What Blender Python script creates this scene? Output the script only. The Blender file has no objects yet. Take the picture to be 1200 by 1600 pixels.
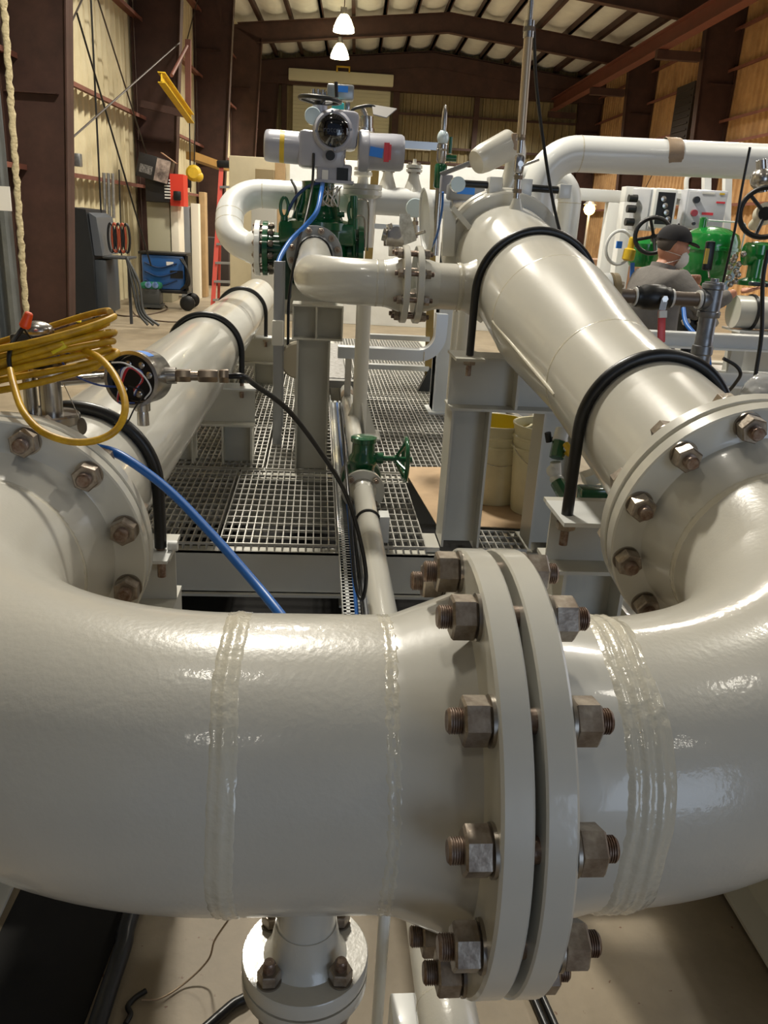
import bpy, bmesh, math, random
from mathutils import Vector, Matrix
from math import sin, cos, pi, radians
V = Vector
S = bpy.context.scene
COL = S.collection
random.seed(7)

# ---------------------------------------------------------------- camera, world, light, exposure
cd = bpy.data.cameras.new('camera'); cam = bpy.data.objects.new('camera', cd); COL.objects.link(cam)
Rm = Matrix(((0.9957490304784533, -0.02543452503248196, -0.08852656797590419),
             (-0.07474064314436173, 0.33858408461412437, -0.9379630344040124),
             (0.05383033126024317, 0.9405923147583057, 0.33524378123094983))).to_4x4()
cam.matrix_world = Matrix.Translation((0, 0, 1.65)) @ Rm
cd.sensor_fit = 'VERTICAL'; cd.sensor_height = 36; cd.sensor_width = 27
cd.lens = 1268.6 / 1600 * 36; cd.clip_start = .02; cd.clip_end = 200
S.camera = cam
S.view_settings.view_transform = 'Standard'; S.view_settings.look = 'None'
S.view_settings.gamma = 1; S.view_settings.use_curve_mapping = False
S.view_settings.exposure = 0.1
w = bpy.data.worlds.new('world'); S.world = w; w.use_nodes = True
w.node_tree.nodes['Background'].inputs[0].default_value = (.55, .68, 1, 1)
w.node_tree.nodes['Background'].inputs[1].default_value = .12

PSI = .04184            # the building stands turned by this against the skid
BR = Matrix.Rotation(-PSI, 4, 'Z')
def area(name, loc, target, sx, sy, power, color):
    l = bpy.data.lights.new(name, 'AREA'); l.shape = 'RECTANGLE'; l.size = sx; l.size_y = sy
    l.energy = power; l.color = color
    o = bpy.data.objects.new(name, l); COL.objects.link(o); o.location = loc
    o.rotation_euler = (V(target) - V(loc)).to_track_quat('-Z', 'Y').to_euler()
    return o
# daylight through the open door behind the camera and added fill from the right
area('doorway_daylight', (4.6, -6.5, 2.0), (.8, 4, .8), 4.0, 3.6, 120, (.66, .80, 1))
area('side_fill', (8.8, 5.0, 2.6), (0, 6, .8), 4.5, 4.0, 80, (.8, .88, 1))
LAMPS = [(-.54, 26, 6.85), (-.72, 29.7, 6.80), (5.6, 27, 6.9), (5.6, 33.4, 6.9), (-.35, 19.5, 7.0), (5.3, 20, 7.0),
         (-.9, 12.5, 7.0), (5.3, 13.0, 7.0), (-.9, 6.0, 7.0), (5.3, 6.2, 7.0), (-.9, 1.6, 7.0), (4.6, 1.0, 7.0), (-.9, -4, 7.0), (5.3, -4.5, 7.0)]

# ---------------------------------------------------------------- materials
def lin(h):
    h = h.lstrip('#'); r = []
    for i in (0, 2, 4):
        c = int(h[i:i+2], 16) / 255; r.append(c / 12.92 if c <= .04045 else ((c + .055) / 1.055) ** 2.4)
    return (*r, 1)
MC = {}
def mat(name, col, rough=.5, metal=0, bump=0, bscale=200, var=0, vscale=4, coat=0, col2=None, emit=None, es=0, alpha=1, trans=0, ior=None, detail=3, dist=.01):
    if name in MC: return MC[name]
    m = bpy.data.materials.new(name); MC[name] = m; m.use_nodes = True
    nt = m.node_tree; b = nt.nodes['Principled BSDF']; L = nt.links.new
    c = lin(col) if isinstance(col, str) else (*col, 1)
    b.inputs['Base Color'].default_value = c
    b.inputs['Roughness'].default_value = rough; b.inputs['Metallic'].default_value = metal
    b.inputs['Coat Weight'].default_value = coat; b.inputs['Coat Roughness'].default_value = .06
    if trans: b.inputs['Transmission Weight'].default_value = trans
    if ior: b.inputs['IOR'].default_value = ior
    if emit: b.inputs['Emission Color'].default_value = lin(emit); b.inputs['Emission Strength'].default_value = es
    tc = nt.nodes.new('ShaderNodeTexCoord')
    if var or col2:
        n = nt.nodes.new('ShaderNodeTexNoise'); n.inputs['Scale'].default_value = vscale; n.inputs['Detail'].default_value = 6
        n.inputs['Roughness'].default_value = .65
        L(tc.outputs['Object'], n.inputs['Vector'])
        r = nt.nodes.new('ShaderNodeValToRGB')
        r.color_ramp.elements[0].position = .35; r.color_ramp.elements[1].position = .68
        c2 = lin(col2) if col2 else tuple(x * (1 - var) for x in c[:3]) + (1,)
        r.color_ramp.elements[0].color = c2; r.color_ramp.elements[1].color = c
        L(n.outputs['Fac'], r.inputs['Fac']); L(r.outputs['Color'], b.inputs['Base Color'])
    if bump:
        n2 = nt.nodes.new('ShaderNodeTexNoise'); n2.inputs['Scale'].default_value = bscale; n2.inputs['Detail'].default_value = detail
        L(tc.outputs['Object'], n2.inputs['Vector'])
        bp = nt.nodes.new('ShaderNodeBump'); bp.inputs['Strength'].default_value = bump; bp.inputs['Distance'].default_value = dist
        L(n2.outputs['Fac'], bp.inputs['Height']); L(bp.outputs['Normal'], b.inputs['Normal'])
        if coat: L(bp.outputs['Normal'], b.inputs['Coat Normal'])
    return m
PAINT = mat('cream_paint', '#c8c5ba', .30, bump=.10, bscale=130, coat=.5, var=.06, vscale=5, dist=.004)
PAINT2 = mat('cream_paint_smooth', '#cac8be', .28, bump=.04, bscale=60, coat=.5, var=.04, vscale=3, dist=.004)
WELD = mat('painted_weld', '#cec9b8', .24, bump=.35, bscale=55, coat=.6, dist=.006)
BEAM = mat('beam_paint', '#c6c4b9', .42, bump=.05, bscale=40, coat=.15, var=.08, vscale=3)
WHITEP = mat('white_paint', '#dcdedc', .35, coat=.3)
NUTM = mat('weathered_nut', '#b3a99b', .36, .65, bump=.2, bscale=90, col2='#84776a', vscale=45, dist=.003)
STUDM = mat('rusty_stud', '#9c8e82', .4, .7, bump=.2, bscale=120, col2='#6e5444', vscale=60, dist=.003)
WASH = mat('steel_washer', '#9d968c', .3, .9)
RUB = mat('black_rubber', '#131416', .35, bump=.08, bscale=30)
BLK = mat('black_plastic', '#101112', .4)
STEEL = mat('stainless_steel', '#b4b0aa', .25, .95, bump=.05, bscale=30)
GALV = mat('galvanised_steel', '#a9aaa9', .4, .8, var=.3, vscale=18)
ALU = mat('aluminium', '#bfc1c2', .3, .85)
GRATM = mat('grating_steel', '#c6c4bd', .42, .4, var=.25, vscale=9)
GREEN = mat('green_enamel', '#0d5a36', .22, coat=.7, var=.15, vscale=9)
GREEN2 = mat('bright_green_enamel', '#147a32', .18, coat=.8)
GREY = mat('actuator_grey', '#a3a4ae', .35, coat=.3, var=.05)
YEL = mat('yellow_cable', '#d9a911', .45, col2='#a87d10', vscale=25)
YEL2 = mat('yellow_paint', '#d8b42a', .45, var=.2, vscale=8)
BLUE = mat('blue_cable', '#1c62b4', .38)
BLUET = mat('blue_tape', '#2f7fe0', .6)
RUST = mat('brown_primer', '#4a3028', .6, col2='#38231c', vscale=2.5, bump=.03)
RUSTL = mat('brown_primer_worn', '#7b4c3e', .6, var=.25, vscale=3)
REDP = mat('red_plastic', '#cf3026', .4)
ORG = mat('orange_wire_nut', '#e5501d', .4)
GLASS = mat('gauge_glass', '#cfe0e6', .08, coat=1)
PLY = mat('plywood', '#b99a6e', .7, var=.25, vscale=3)
WOODR = mat('fibreglass_rail', '#8a7236', .55, var=.2, vscale=14)
BROWNP = mat('brown_paper', '#c4a784', .8, var=.2, vscale=5)
SKIN = mat('skin', '#b98268', .5)
SHIRT = mat('grey_work_shirt', '#77736f', .85, bump=.25, bscale=22, var=.2, vscale=9, dist=.02)
JEAN = mat('blue_jeans', '#23304f', .85)
CAPM = mat('black_cloth', '#17161a', .85)
MASKM = mat('white_mask', '#dedbd4', .7)
WHT = mat('white_plastic', '#d7d6d0', .4)
BUCK = mat('bucket_plastic', '#d6cfae', .45, var=.15, vscale=7)
TAPEB = mat('brown_tape', '#9c8770', .5, var=.2, vscale=20)
CARD = mat('carton', '#8e6a4c', .7)
INS = mat('insulation_white', '#e2e4e0', .65, bump=.3, bscale=3, var=.12, vscale=1.5, dist=.05)

# ---------------------------------------------------------------- mesh helpers
RM = {}                       # world matrix of every thing's root
def basis(d):
    d = V(d).normalized(); a = V((0, 0, 1)) if abs(d.z) < .9 else V((1, 0, 0))
    x = a.cross(d).normalized(); return x, d.cross(x), d
class MB:
    def __init__(s): s.bm = bmesh.new()
    def box(s, c, size, M=None, bev=0):
        r = bmesh.ops.create_cube(s.bm, size=1)['verts']
        T = Matrix.Translation(c) @ (M.to_4x4() if M else Matrix()) @ Matrix.Diagonal((*size, 1))
        bmesh.ops.transform(s.bm, matrix=T, verts=r)
        if bev:
            e = {e for v in r for e in v.link_edges}
            bmesh.ops.bevel(s.bm, geom=list(e), offset=bev, segments=2, affect='EDGES', profile=.5)
        return s
    def bb(s, x0, x1, y0, y1, z0, z1, bev=0):
        return s.box(((x0+x1)/2, (y0+y1)/2, (z0+z1)/2), (abs(x1-x0), abs(y1-y0), abs(z1-z0)), None, bev)
    def bar(s, p0, p1, w, h, up=(0, 0, 1), bev=0):      # rectangular bar between two points
        p0, p1 = V(p0), V(p1); d = (p1-p0); L = d.length; d.normalize()
        u = V(up); x = u.cross(d)
        if x.length < 1e-3: x = V((1, 0, 0)).cross(d)
        x.normalize(); z = d.cross(x)
        M = Matrix((x, d, z)).transposed()
        return s.box((p0+p1)/2, (w, L, h), M, bev)
    def ring(s, c, x, y, r, n):
        return [s.bm.verts.new(c + x*(r*cos(2*pi*i/n)) + y*(r*sin(2*pi*i/n))) for i in range(n)]
    def skin(s, rings, caps=True, closed=False):
        n = len(rings[0]); m = len(rings)
        for j in range(m if closed else m-1):
            a, b = rings[j], rings[(j+1) % m]
            for i in range(n): s.bm.faces.new((a[i], a[(i+1) % n], b[(i+1) % n], b[i]))
        if caps and not closed:
            s.bm.faces.new(rings[0][::-1]); s.bm.faces.new(rings[-1])
        return s
    def cyl(s, p0, p1, r0, r1=None, n=24, caps=True):
        p0, p1 = V(p0), V(p1); x, y, d = basis(p1-p0)
        r1 = r0 if r1 is None else r1
        return s.skin([s.ring(p0, x, y, r0, n), s.ring(p1, x, y, r1, n)], caps)
    def lathe(s, o, d, prof, n=32, caps=True, closed=False):   # prof [(radius, distance along d)]
        o = V(o); x, y, d = basis(d)
        return s.skin([s.ring(o + d*h, x, y, max(r, 1e-4), n) for r, h in prof], caps, closed)
    def tube(s, pts, r, n=12, caps=True, closed=False):
        pts = [V(p) for p in pts]; m = len(pts); rings = []
        t0 = (pts[1]-pts[0]).normalized(); x, y, _ = basis(t0)
        for i, p in enumerate(pts):
            if closed: t = (pts[(i+1) % m]-pts[i-1]).normalized()
            else: t = ((pts[min(i+1, m-1)]-p).normalized() + (p-pts[max(i-1, 0)]).normalized()).normalized()
            x = (x - t*x.dot(t)).normalized(); y = t.cross(x)
            rr = r[i] if isinstance(r, (list, tuple)) else r
            rings.append(s.ring(p, x, y, rr, n))
        return s.skin(rings, caps, closed)
    def sphere(s, c, r, sc=(1, 1, 1), M=None, n=20):
        v = bmesh.ops.create_uvsphere(s.bm, u_segments=n, v_segments=n//2+2, radius=r)['verts']
        bmesh.ops.transform(s.bm, matrix=Matrix.Translation(c) @ (M.to_4x4() if M else Matrix()) @ Matrix.Diagonal((*sc, 1)), verts=v)
        return s
    def poly(s, pts, d):          # extrude polygon by vector d
        a = [s.bm.verts.new(p) for p in pts]; b = [s.bm.verts.new(V(p)+V(d)) for p in pts]; n = len(a)
        s.bm.faces.new(a[::-1]); s.bm.faces.new(b)
        for i in range(n): s.bm.faces.new((a[i], a[(i+1) % n], b[(i+1) % n], b[i]))
        return s
    def hexp(s, p0, p1, af, ch=.0):     # hexagonal prism, across flats af, chamfered ends
        p0, p1 = V(p0), V(p1); x, y, d = basis(p1-p0); L = (p1-p0).length; R = af/2/cos(pi/6)
        k = .90
        return s.skin([s.ring(p0, x, y, R*k, 6), s.ring(p0+d*L*.09, x, y, R, 6), s.ring(p1-d*L*.09, x, y, R, 6), s.ring(p1, x, y, R*k, 6)])
    def mesh(s, name, smooth=38):
        bmesh.ops.recalc_face_normals(s.bm, faces=s.bm.faces[:])
        me = bpy.data.meshes.new(name); s.bm.to_mesh(me); s.bm.free()
        me.polygons.foreach_set('use_smooth', [True]*len(me.polygons))
        me.set_sharp_from_angle(angle=radians(smooth)); return me
    def build(s, name, m, parent=None, label=None, smooth=38):
        if parent is not None: s.bm.transform(RM[parent].inverted())
        me = s.mesh(name, smooth); me.materials.append(m)
        o = bpy.data.objects.new(name, me); COL.objects.link(o)
        if parent is not None: o.parent = parent; RM[o] = RM[parent]
        else: RM[o] = Matrix()
        if label: o['label'] = label
        return o
def tag(o, label, cat, group=None, kind=None):
    o['label'] = label; o['category'] = cat
    if group: o['group'] = group
    if kind: o['kind'] = kind
    return o
def thing(name, label, cat, loc=(0, 0, 0), rz=0, group=None):
    o = bpy.data.objects.new(name, None); COL.objects.link(o); o.location = loc; o.rotation_euler.z = rz
    o.empty_display_size = .1
    RM[o] = Matrix.Translation(loc) @ Matrix.Rotation(rz, 4, 'Z')
    return tag(o, label, cat, group)
def inst(name, me, m, parent, M, label=None):      # a mesh placed with a world matrix
    if not me.materials: me.materials.append(m)
    o = bpy.data.objects.new(name, me); COL.objects.link(o); o.parent = parent
    o.matrix_local = RM[parent].inverted() @ M; RM[o] = M
    return o
def struct(name, mb, m, rot=True, smooth=38):
    o = mb.build(name, m, None, None, smooth); o['kind'] = 'structure'
    if rot: o.rotation_euler.z = -PSI
    return o
def ang(d, o):
    x, y, z = basis(d); M = Matrix((x, y, z)).transposed().to_4x4(); M.translation = V(o); return M
def arc(c, a, b, R, t0, t1, n=24):
    c, a, b = V(c), V(a), V(b)
    return [c + a*(R*cos(t0+(t1-t0)*i/n)) + b*(R*sin(t0+(t1-t0)*i/n)) for i in range(n+1)]
def spline(pts, k=8):
    P = [V(p) for p in pts]; P = [P[0]*2-P[1]] + P + [P[-1]*2-P[-2]]; out = []
    for i in range(1, len(P)-2):
        a, b, c, d = P[i-1:i+3]
        for j in range(k):
            t = j/k; out.append(.5*((2*b)+(-a+c)*t+(2*a-5*b+4*c-d)*t*t+(-a+3*b-3*c+d)*t**3))
    out.append(P[-2]); return out
def cable(name, pts, r, m, label, cat='cable', group=None, k=8, n=10):
    return tag(MB().tube(spline(pts, k), r, n).build(name, m), label, cat, group)
def text_mesh(txt, size, depth=.0006):
    c = bpy.data.curves.new('txt', 'FONT'); c.body = txt; c.size = size; c.extrude = depth; c.align_x = 'CENTER'; c.align_y = 'CENTER'
    o = bpy.data.objects.new('txt', c); COL.objects.link(o); dg = bpy.context.evaluated_depsgraph_get()
    me = bpy.data.meshes.new_from_object(o.evaluated_get(dg)); bpy.data.objects.remove(o); return me

# bolt set: stud with a nut and washer at each end, axis z, grip g between washers
BOLTS = {}
def bolt_meshes(af, g, ext=.014):
    k = (af, g, ext)
    if k in BOLTS: return BOLTS[k]
    h = af*.62; r = af*.30; L = g/2 + h + .003 + ext
    prof = [(r*.8, -L)]; z = -L + .002; n = int(ext/.0022)
    for i in range(n): prof += [(r, z+.0004), (r, z+.001), (r*.88, z+.0016), (r*.88, z+.002)]; z += .0022
    prof += [(r, z)] + [(r, -z)]; z = -z
    for i in range(n): prof += [(r*.88, z), (r*.88, z+.0004), (r, z+.001), (r, z+.0016)]; z += .0022
    prof += [(r*.8, L)]
    st = MB().lathe((0, 0, 0), (0, 0, 1), prof, 20).mesh('stud')
    nut = MB().hexp((0, 0, 0), (0, 0, h), af).mesh('nut', 25)
    wa = MB().cyl((0, 0, 0), (0, 0, .0035), af*.60, n=28).mesh('washer')
    BOLTS[k] = (st, nut, wa, g/2, h); return BOLTS[k]
def bolts(parent, c, d, bcr, n, af, g, phase=None, washer=True, ext=.014, name='stud_bolt', pick=None):
    st, nut, wa, hg, h = bolt_meshes(af, g, ext); x, y, z = basis(d); phase = pi/n if phase is None else phase
    for i in range(n):
        if pick and i not in pick: continue
        a = phase + 2*pi*i/n; p = V(c) + x*(bcr*cos(a)) + y*(bcr*sin(a))
        M = ang(d, p); o = inst(name, st, STUDM, parent, M @ Matrix.Rotation(random.random()*6, 4, 'Z'))
        for sgn in (1, -1):
            F = Matrix() if sgn > 0 else Matrix.Rotation(pi, 4, 'X')
            inst('nut', nut, NUTM, o, M @ F @ Matrix.Translation((0, 0, hg+.0035)) @ Matrix.Rotation(random.uniform(-.5, .5), 4, 'Z'))
            if washer: inst('washer', wa, WASH, o, M @ F @ Matrix.Translation((0, 0, hg)))
def wn_flange(parent, face, d, R, t, hubR, pr, L, m=PAINT2, n=72, rf=None):
    # face: point at the sealing face centre; d: direction from the face towards the pipe
    rf = rf or R*.79
    prof = [(pr*.9, 0), (rf, 0), (rf, .0018), (R-.002, .0018), (R, .004), (R, t-.003), (R-.003, t), (hubR+.012, t), (hubR+.003, t+.004), (hubR, t+.012), (pr+.002, L-.012), (pr, L)]
    return MB().lathe(face, d, prof, n).build('flange', m, parent)
def weld(parent, c, d, r, w=.018, h=.003, ridges=2, seed=0, n=96):
    rnd = random.Random(seed); x, y, dd = basis(d); b = MB(); rings = []; c = V(c)
    K = ridges*4+3; ph = [rnd.random()*6 for _ in range(8)]
    for j in range(K):
        u = j/(K-1)*2-1; ring = []
        for i in range(n):
            a = 2*pi*i/n
            wob = .05*w*(sin(5*a+ph[0])+.35*sin(9*a+ph[1])+.12*sin(21*a+ph[2]))
            hh = h*(1-u**4)*(.75+.25*cos(u*pi*ridges+.15*sin(6*a+ph[3]))) + .0006*sin(40*a+u*9+ph[4]) - .0008
            if j in (0, K-1): hh = -.001
            p = c + dd*(u*w/2 + wob*(.5+.5*abs(u))) + (x*cos(a)+y*sin(a))*(r+hh); ring.append(b.bm.verts.new(p))
        rings.append(ring)
    b.skin(rings, False); return b.build('weld_bead', WELD, parent, smooth=80)

# ---------------------------------------------------------------- the building (own frame, turned by PSI)
XL, XR, YE, YN, ZE, ZR = -4.4, 10.0, 37.2, -9.0, 7.55, 8.2
XC = (XL+XR)/2
FLR = mat('concrete', '#998b74', .55, bump=.15, bscale=25, col2='#7d715d', vscale=2.2, dist=.01)
def add_spots(m, col, scale, th):
    nt = m.node_tree; b = nt.nodes['Principled BSDF']; L = nt.links.new
    src = b.inputs['Base Color'].links[0].from_socket
    v = nt.nodes.new('ShaderNodeTexNoise'); v.inputs['Scale'].default_value = scale; v.inputs['Detail'].default_value = 4
    tc = nt.nodes.new('ShaderNodeTexCoord'); L(tc.outputs['Object'], v.inputs['Vector'])
    r = nt.nodes.new('ShaderNodeValToRGB'); r.color_ramp.elements[0].position = th; r.color_ramp.elements[1].position = th+.03
    L(v.outputs['Fac'], r.inputs['Fac'])
    mx = nt.nodes.new('ShaderNodeMix'); mx.data_type = 'RGBA'; L(r.outputs['Color'], mx.inputs['Factor']); L(src, mx.inputs['A']); mx.inputs['B'].default_value = lin(col)
    L(mx.outputs['Result'], b.inputs['Base Color'])
add_spots(FLR, '#6e4f3a', 38, .69)
struct('floor', MB().bb(XL-1, XR+1, YN, YE+.5, -.1, 0), FLR)
PANL = mat('cream_wall_panel', '#d9cfae', .5, col2='#bfb38f', vscale=.7)
PANR = mat('tan_wall_insulation', '#c29c6c', .7, bump=.6, bscale=2.5, col2='#9c7850', vscale=1.2, dist=.08)
PANE = mat('olive_end_panel', '#8f8361', .6, col2='#776a49', vscale=.8)
def corrug(axis, at0, a0, a1, z0, z1, depth, sgn, pitch=.3):
    # vertical ribbed sheet: axis 'x' = plane x=at0 running along y; 'y' = plane y=at0 running along x
    b = MB(); prof = []; t = a0
    while t < a1: prof += [(t, 0), (t+pitch*.55, 0), (t+pitch*.65, depth), (t+pitch*.9, depth)]; t += pitch
    prof.append((t, 0)); lo = []; hi = []
    for t, d in prof:
        c = (at0+sgn*d, t) if axis == 'x' else (t, at0+sgn*d)
        lo.append(b.bm.verts.new((*c, z0))); hi.append(b.bm.verts.new((*c, z1)))
    for i in range(len(lo)-1): b.bm.faces.new((lo[i], lo[i+1], hi[i+1], hi[i]))
    # back sheet gives it thickness
    q = .06
    if axis == 'x': b.bb(at0-sgn*q, at0-sgn*.01, a0, t, z0, z1)
    else: b.bb(a0, t, at0-sgn*q, at0-sgn*.01, z0, z1)
    return b
struct('wall_left', corrug('x', XL, YN, YE, 0, ZE+.5, .05, 1), PANL, smooth=20)
struct('wall_right', corrug('x', XR, YN, YE, 0, ZE+.5, .05, -1), PANR, smooth=20)
b = corrug('y', YE, XL, XR, 0, ZE+1.15, .05, -1)
struct('wall_back', b, PANE, smooth=20)
# roof: quilted insulation sagging between the purlins
NP = 7
b = MB(); pur = []
for side in (0, 1):
    xa, xb = (XL, XC) if side == 0 else (XC, XR); za, zb = (ZE, ZR) if side == 0 else (ZR, ZE)
    for i in range(NP):
        pts = []
        for j in range(9):
            u = (i + j/8)/NP; sag = .16*sin(pi*j/8)
            pts.append((xa+(xb-xa)*u, za+(zb-za)*u+.30-sag))
        for (x0, z0), (x1, z1) in zip(pts, pts[1:]):
            v = [b.bm.verts.new(p) for p in ((x0, YN, z0), (x1, YN, z1), (x1, YE, z1), (x0, YE, z0))]; b.bm.faces.new(v)
        pur.append((xa+(xb-xa)*i/NP, za+(zb-za)*i/NP, side))
b.bb(XL-.1, XR+.1, YN, YE, ZR+.42, ZR+.5)
bmesh.ops.remove_doubles(b.bm, verts=b.bm.verts[:], dist=.001)
struct('ceiling', b, INS, smooth=60)
tn = [0]
def trim(mb, m=RUST):
    tn[0] += 1; return struct('trim_%d' % tn[0], mb, m)
for x, z, sd in pur + [(XR, ZE, 1)]:
    trim(MB().bb(x-.10, x-.02, YN, YE, z+.05, z+.32).bb(x-.10, x+.02, YN, YE, z+.05, z+.08))
COLY = [-1.9, 4.6, 11.2, 17.6, 24.0, 30.4, 36.8]
for y in COLY:
    for sx, xw in ((1, XL), (-1, XR)):
        b = MB()
        w0, w1 = (.55, 1.0) if sx > 0 else (.62, .95)
        xi0, xi1 = xw+sx*(w0+.12), xw+sx*(w1+.12)
        # tapered I column: web plus inner and outer flange
        b.poly([(xw+sx*.1, y-.01, 0), (xi0, y-.01, 0), (xi1, y-.01, 7.1), (xw+sx*.1, y-.01, 7.45)], (0, .02, 0))
        b.poly([(xi0-sx*.02, y-.13, 0), (xi0, y-.13, 0), (xi1, y-.13, 7.1), (xi1-sx*.02, y-.13, 7.1)], (0, .26, 0))
        b.bb(xw+sx*.06, xw+sx*.09, y-.13, y+.13, 0, 7.5)
        b.bb(xw+sx*.05, xi0+sx*.08, y-.16, y+.16, 0, .025)
        for zz in (2.9, 5.6): b.bb(xw+sx*.1, xi0+sx*.05, y-.12, y+.12, zz, zz+.012)
        trim(b)
    # rafter
    b = MB(); e = .95; dr = .55
    for xa, za, xb, zb in ((XL+e, ZE-.02, XC, ZR), (XR-e, ZE-.02, XC, ZR)):
        b.poly([(xa, y-.01, za-dr), (xb, y-.01, zb-dr), (xb, y-.01, zb), (xa-(xb-xa)*.13, y-.01, za-.07)], (0, .02, 0))
        b.poly([(xa, y-.12, za-dr-.02), (xb, y-.12, zb-dr-.02), (xb, y-.12, zb-dr), (xa, y-.12, za-dr)], (0, .24, 0))
        b.poly([(xa-(xb-xa)*.1, y-.12, za-.04), (xb, y-.12, zb), (xb, y-.12, zb+.02), (xa-(xb-xa)*.1, y-.12, za-.02)], (0, .24, 0))
    trim(b)
for z in (2.08, 3.32, 5.0, 6.5):
    trim(MB().bb(XL+.06, XL+.26, YN, YE, z, z+.012).bb(XL+.25, XL+.262, YN, YE, z-.05, z+.012), RUSTL)
for z in (2.6, 4.15, 4.73, 5.95, 6.92):
    trim(MB().bb(XR-.26, XR-.06, YN, YE, z, z+.012).bb(XR-.262, XR-.25, YN, YE, z-.06, z+.012), RUSTL)
    trim(MB().bb(1.4, XR, YE-.26, YE-.06, z, z+.012).bb(1.4, XR, YE-.262, YE-.25, z-.08, z+.012), RUST)
trim(MB().bb(1.34, 1.60, YE-.3, YE-.06, 0, 7.6)); trim(MB().bb(4.7, 4.9, YE-.3, YE-.06, 0, 7.6)); trim(MB().bb(-3.2, -3.0, YE-.3, YE-.06, 0, 7.6))
trim(MB().bb(XL, XR, YE-.5, YE-.05, ZE-.85, ZE-.1).poly([(XL, YE-.5, ZE-.1), (XR, YE-.5, ZE-.1), (XC, YE-.5, ZR-.05)], (0, .4, 0)))
# crane runway on the right with brackets
b = MB(); xr_ = 7.9
b.bb(xr_-.01, xr_+.01, YN, YE-.6, 6.35, 6.74).bb(xr_-.14, xr_+.14, YN, YE-.6, 6.73, 6.76).bb(xr_-.14, xr_+.14, YN, YE-.6, 6.33, 6.35).bb(xr_-.03, xr_+.03, YN, YE-.6, 6.76, 6.81)
trim(b, mat('brown_primer_red', '#6b3a2c', .55, var=.2, vscale=2))
for y in COLY[1:]: trim(MB().bb(xr_-.15, xr_+1.0, y-.1, y+.1, 6.10, 6.32))
# wall cross bracing rods
for a, c in (((XL+.3, 11.5, 6.9), (XL+.3, 17.4, 2.6)), ((XL+.3, 11.6, 2.9), (XL+.3, 17.3, 7.0)), ((XL+.3, 17.8, 2.4), (XL+.3, 23.8, 7.0)),
             ((XR-.3, 11.5, 2.4), (XR-.3, 17.4, 7.0)), ((XR-.3, 24.2, 7.0), (XR-.3, 30.2, 2.4)), ((XL+.6, 11.7, 2.4), (XL+1.0, 17.3, 4.6))):
    trim(MB().cyl(a, c, .014, n=8), mat('rod_steel', '#4a4440', .5, .5))
# roll-up door in the end wall
DOORM = mat('rolling_door', '#cfd0b6', .55, bump=.2, bscale=.01)
b = MB(); z = 0
while z < 6.8: b.bb(-2.75, 1.22, YE-.16, YE-.12, z, z+.135, 0); z += .14
d1 = struct('door_1', b, DOORM)
o = MB().bb(-2.9, 1.30, YE-.75, YE-.1, 6.82, 7.24, .03).build('door_housing', mat('door_box', '#d6d6bd', .5), d1)
trim(MB().bb(-1.0, -.45, YE-.8, YE-.76, 7.36, 7.42).bb(-1.0, -.94, YE-.8, YE-.76, 7.2, 7.42).bb(-.51, -.45, YE-.8, YE-.76, 7.2, 7.42), YEL2)
# vent louvre high on the right wall
b = MB().bb(XR-.35, XR-.27, 26.0, 27.4, 4.3, 6.0)
for i in range(9): b.bb(XR-.38, XR-.3, 26.1, 27.3, 4.35+i*.18, 4.39+i*.18)
struct('window_1', b, mat('dark_louvre', '#2b2320', .7))

# door post and foam edge near the left column
b = MB().bb(-4.42, -4.05, 9.55, 9.62, 0, 7.4)
trim(b, mat('brown_panel', '#4f2e28', .6))
b = MB().bb(-4.00, -3.93, 9.4, 9.6, 0, 7.4).bb(-3.93, -3.81, 9.52, 9.56, 0, 7.4).bb(-3.81, -3.76, 9.4, 9.6, 0, 7.4)
trim(b, mat('door_post_grey', '#6f7578', .45, .4, var=.3, vscale=3))
b = MB().tube([(-3.72+i*.0012+.006*sin(i*1.7), 9.62, i*.06) for i in range(120)], [.034+.006*sin(i*2.9) for i in range(120)], 10)
trim(b, mat('spray_foam', '#b8ab88', .9, bump=1, bscale=20, dist=.03))

# high-bay lamps: shade, bulb and its light
LG = mat('lamp_glass', '#fff6d8', .4, emit='#fff0c0', es=12)
for i, (x, y, z) in enumerate(LAMPS):
    p = BR @ V((x, y, z))
    if y > 24 and x < 0:
        lab = {0: 'high-bay lamp hanging lowest and nearest above the valve actuator, glowing yellow-white', 1: 'second high-bay lamp glowing just in front of the end wall door'}.get(i, 'glowing high-bay lamp under the roof, right of the ridge or out over the near hall')
        t = thing('high_bay_lamp', lab, 'ceiling lamp', p, -PSI, 'high-bay lamps under the roof')
        MB().cyl(p+V((0, 0, .25)), p+V((0, 0, 1.25)), .012, n=8).build('hanger', RUST, t)
        MB().lathe(p+V((0, 0, .25)), (0, 0, -1), [(.07, -.12), (.09, 0), (.1, .06), (.09, .07)], 20).build('ballast_housing', ALU, t)
        MB().lathe(p+V((0, 0, .19)), (0, 0, -1), [(.11, 0), (.2, .12), (.28, .3), (.3, .42), (.285, .42), (.19, .14), (.1, .02)], 28, caps=False).build('lamp_shade', LG, t)
        MB().sphere(p+V((0, 0, .0)), .11, n=14).build('bulb', mat('bulb', '#fffbe8', .4, emit='#fff2c4', es=40), t)
    l = bpy.data.lights.new('high_bay_light', 'SPOT'); l.energy = (1350 if x < 3 else 1200) if y > 10 else {6.0: 1600, 6.2: 420, 1.6: 110, 1.0: 70}.get(y, 60); l.color = (1, .935, .81); l.shadow_soft_size = .28; l.spot_size = radians(150); l.spot_blend = .6
    o = bpy.data.objects.new('high_bay_light', l); COL.objects.link(o); o.location = p + V((0, 0, -.3))

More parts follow.
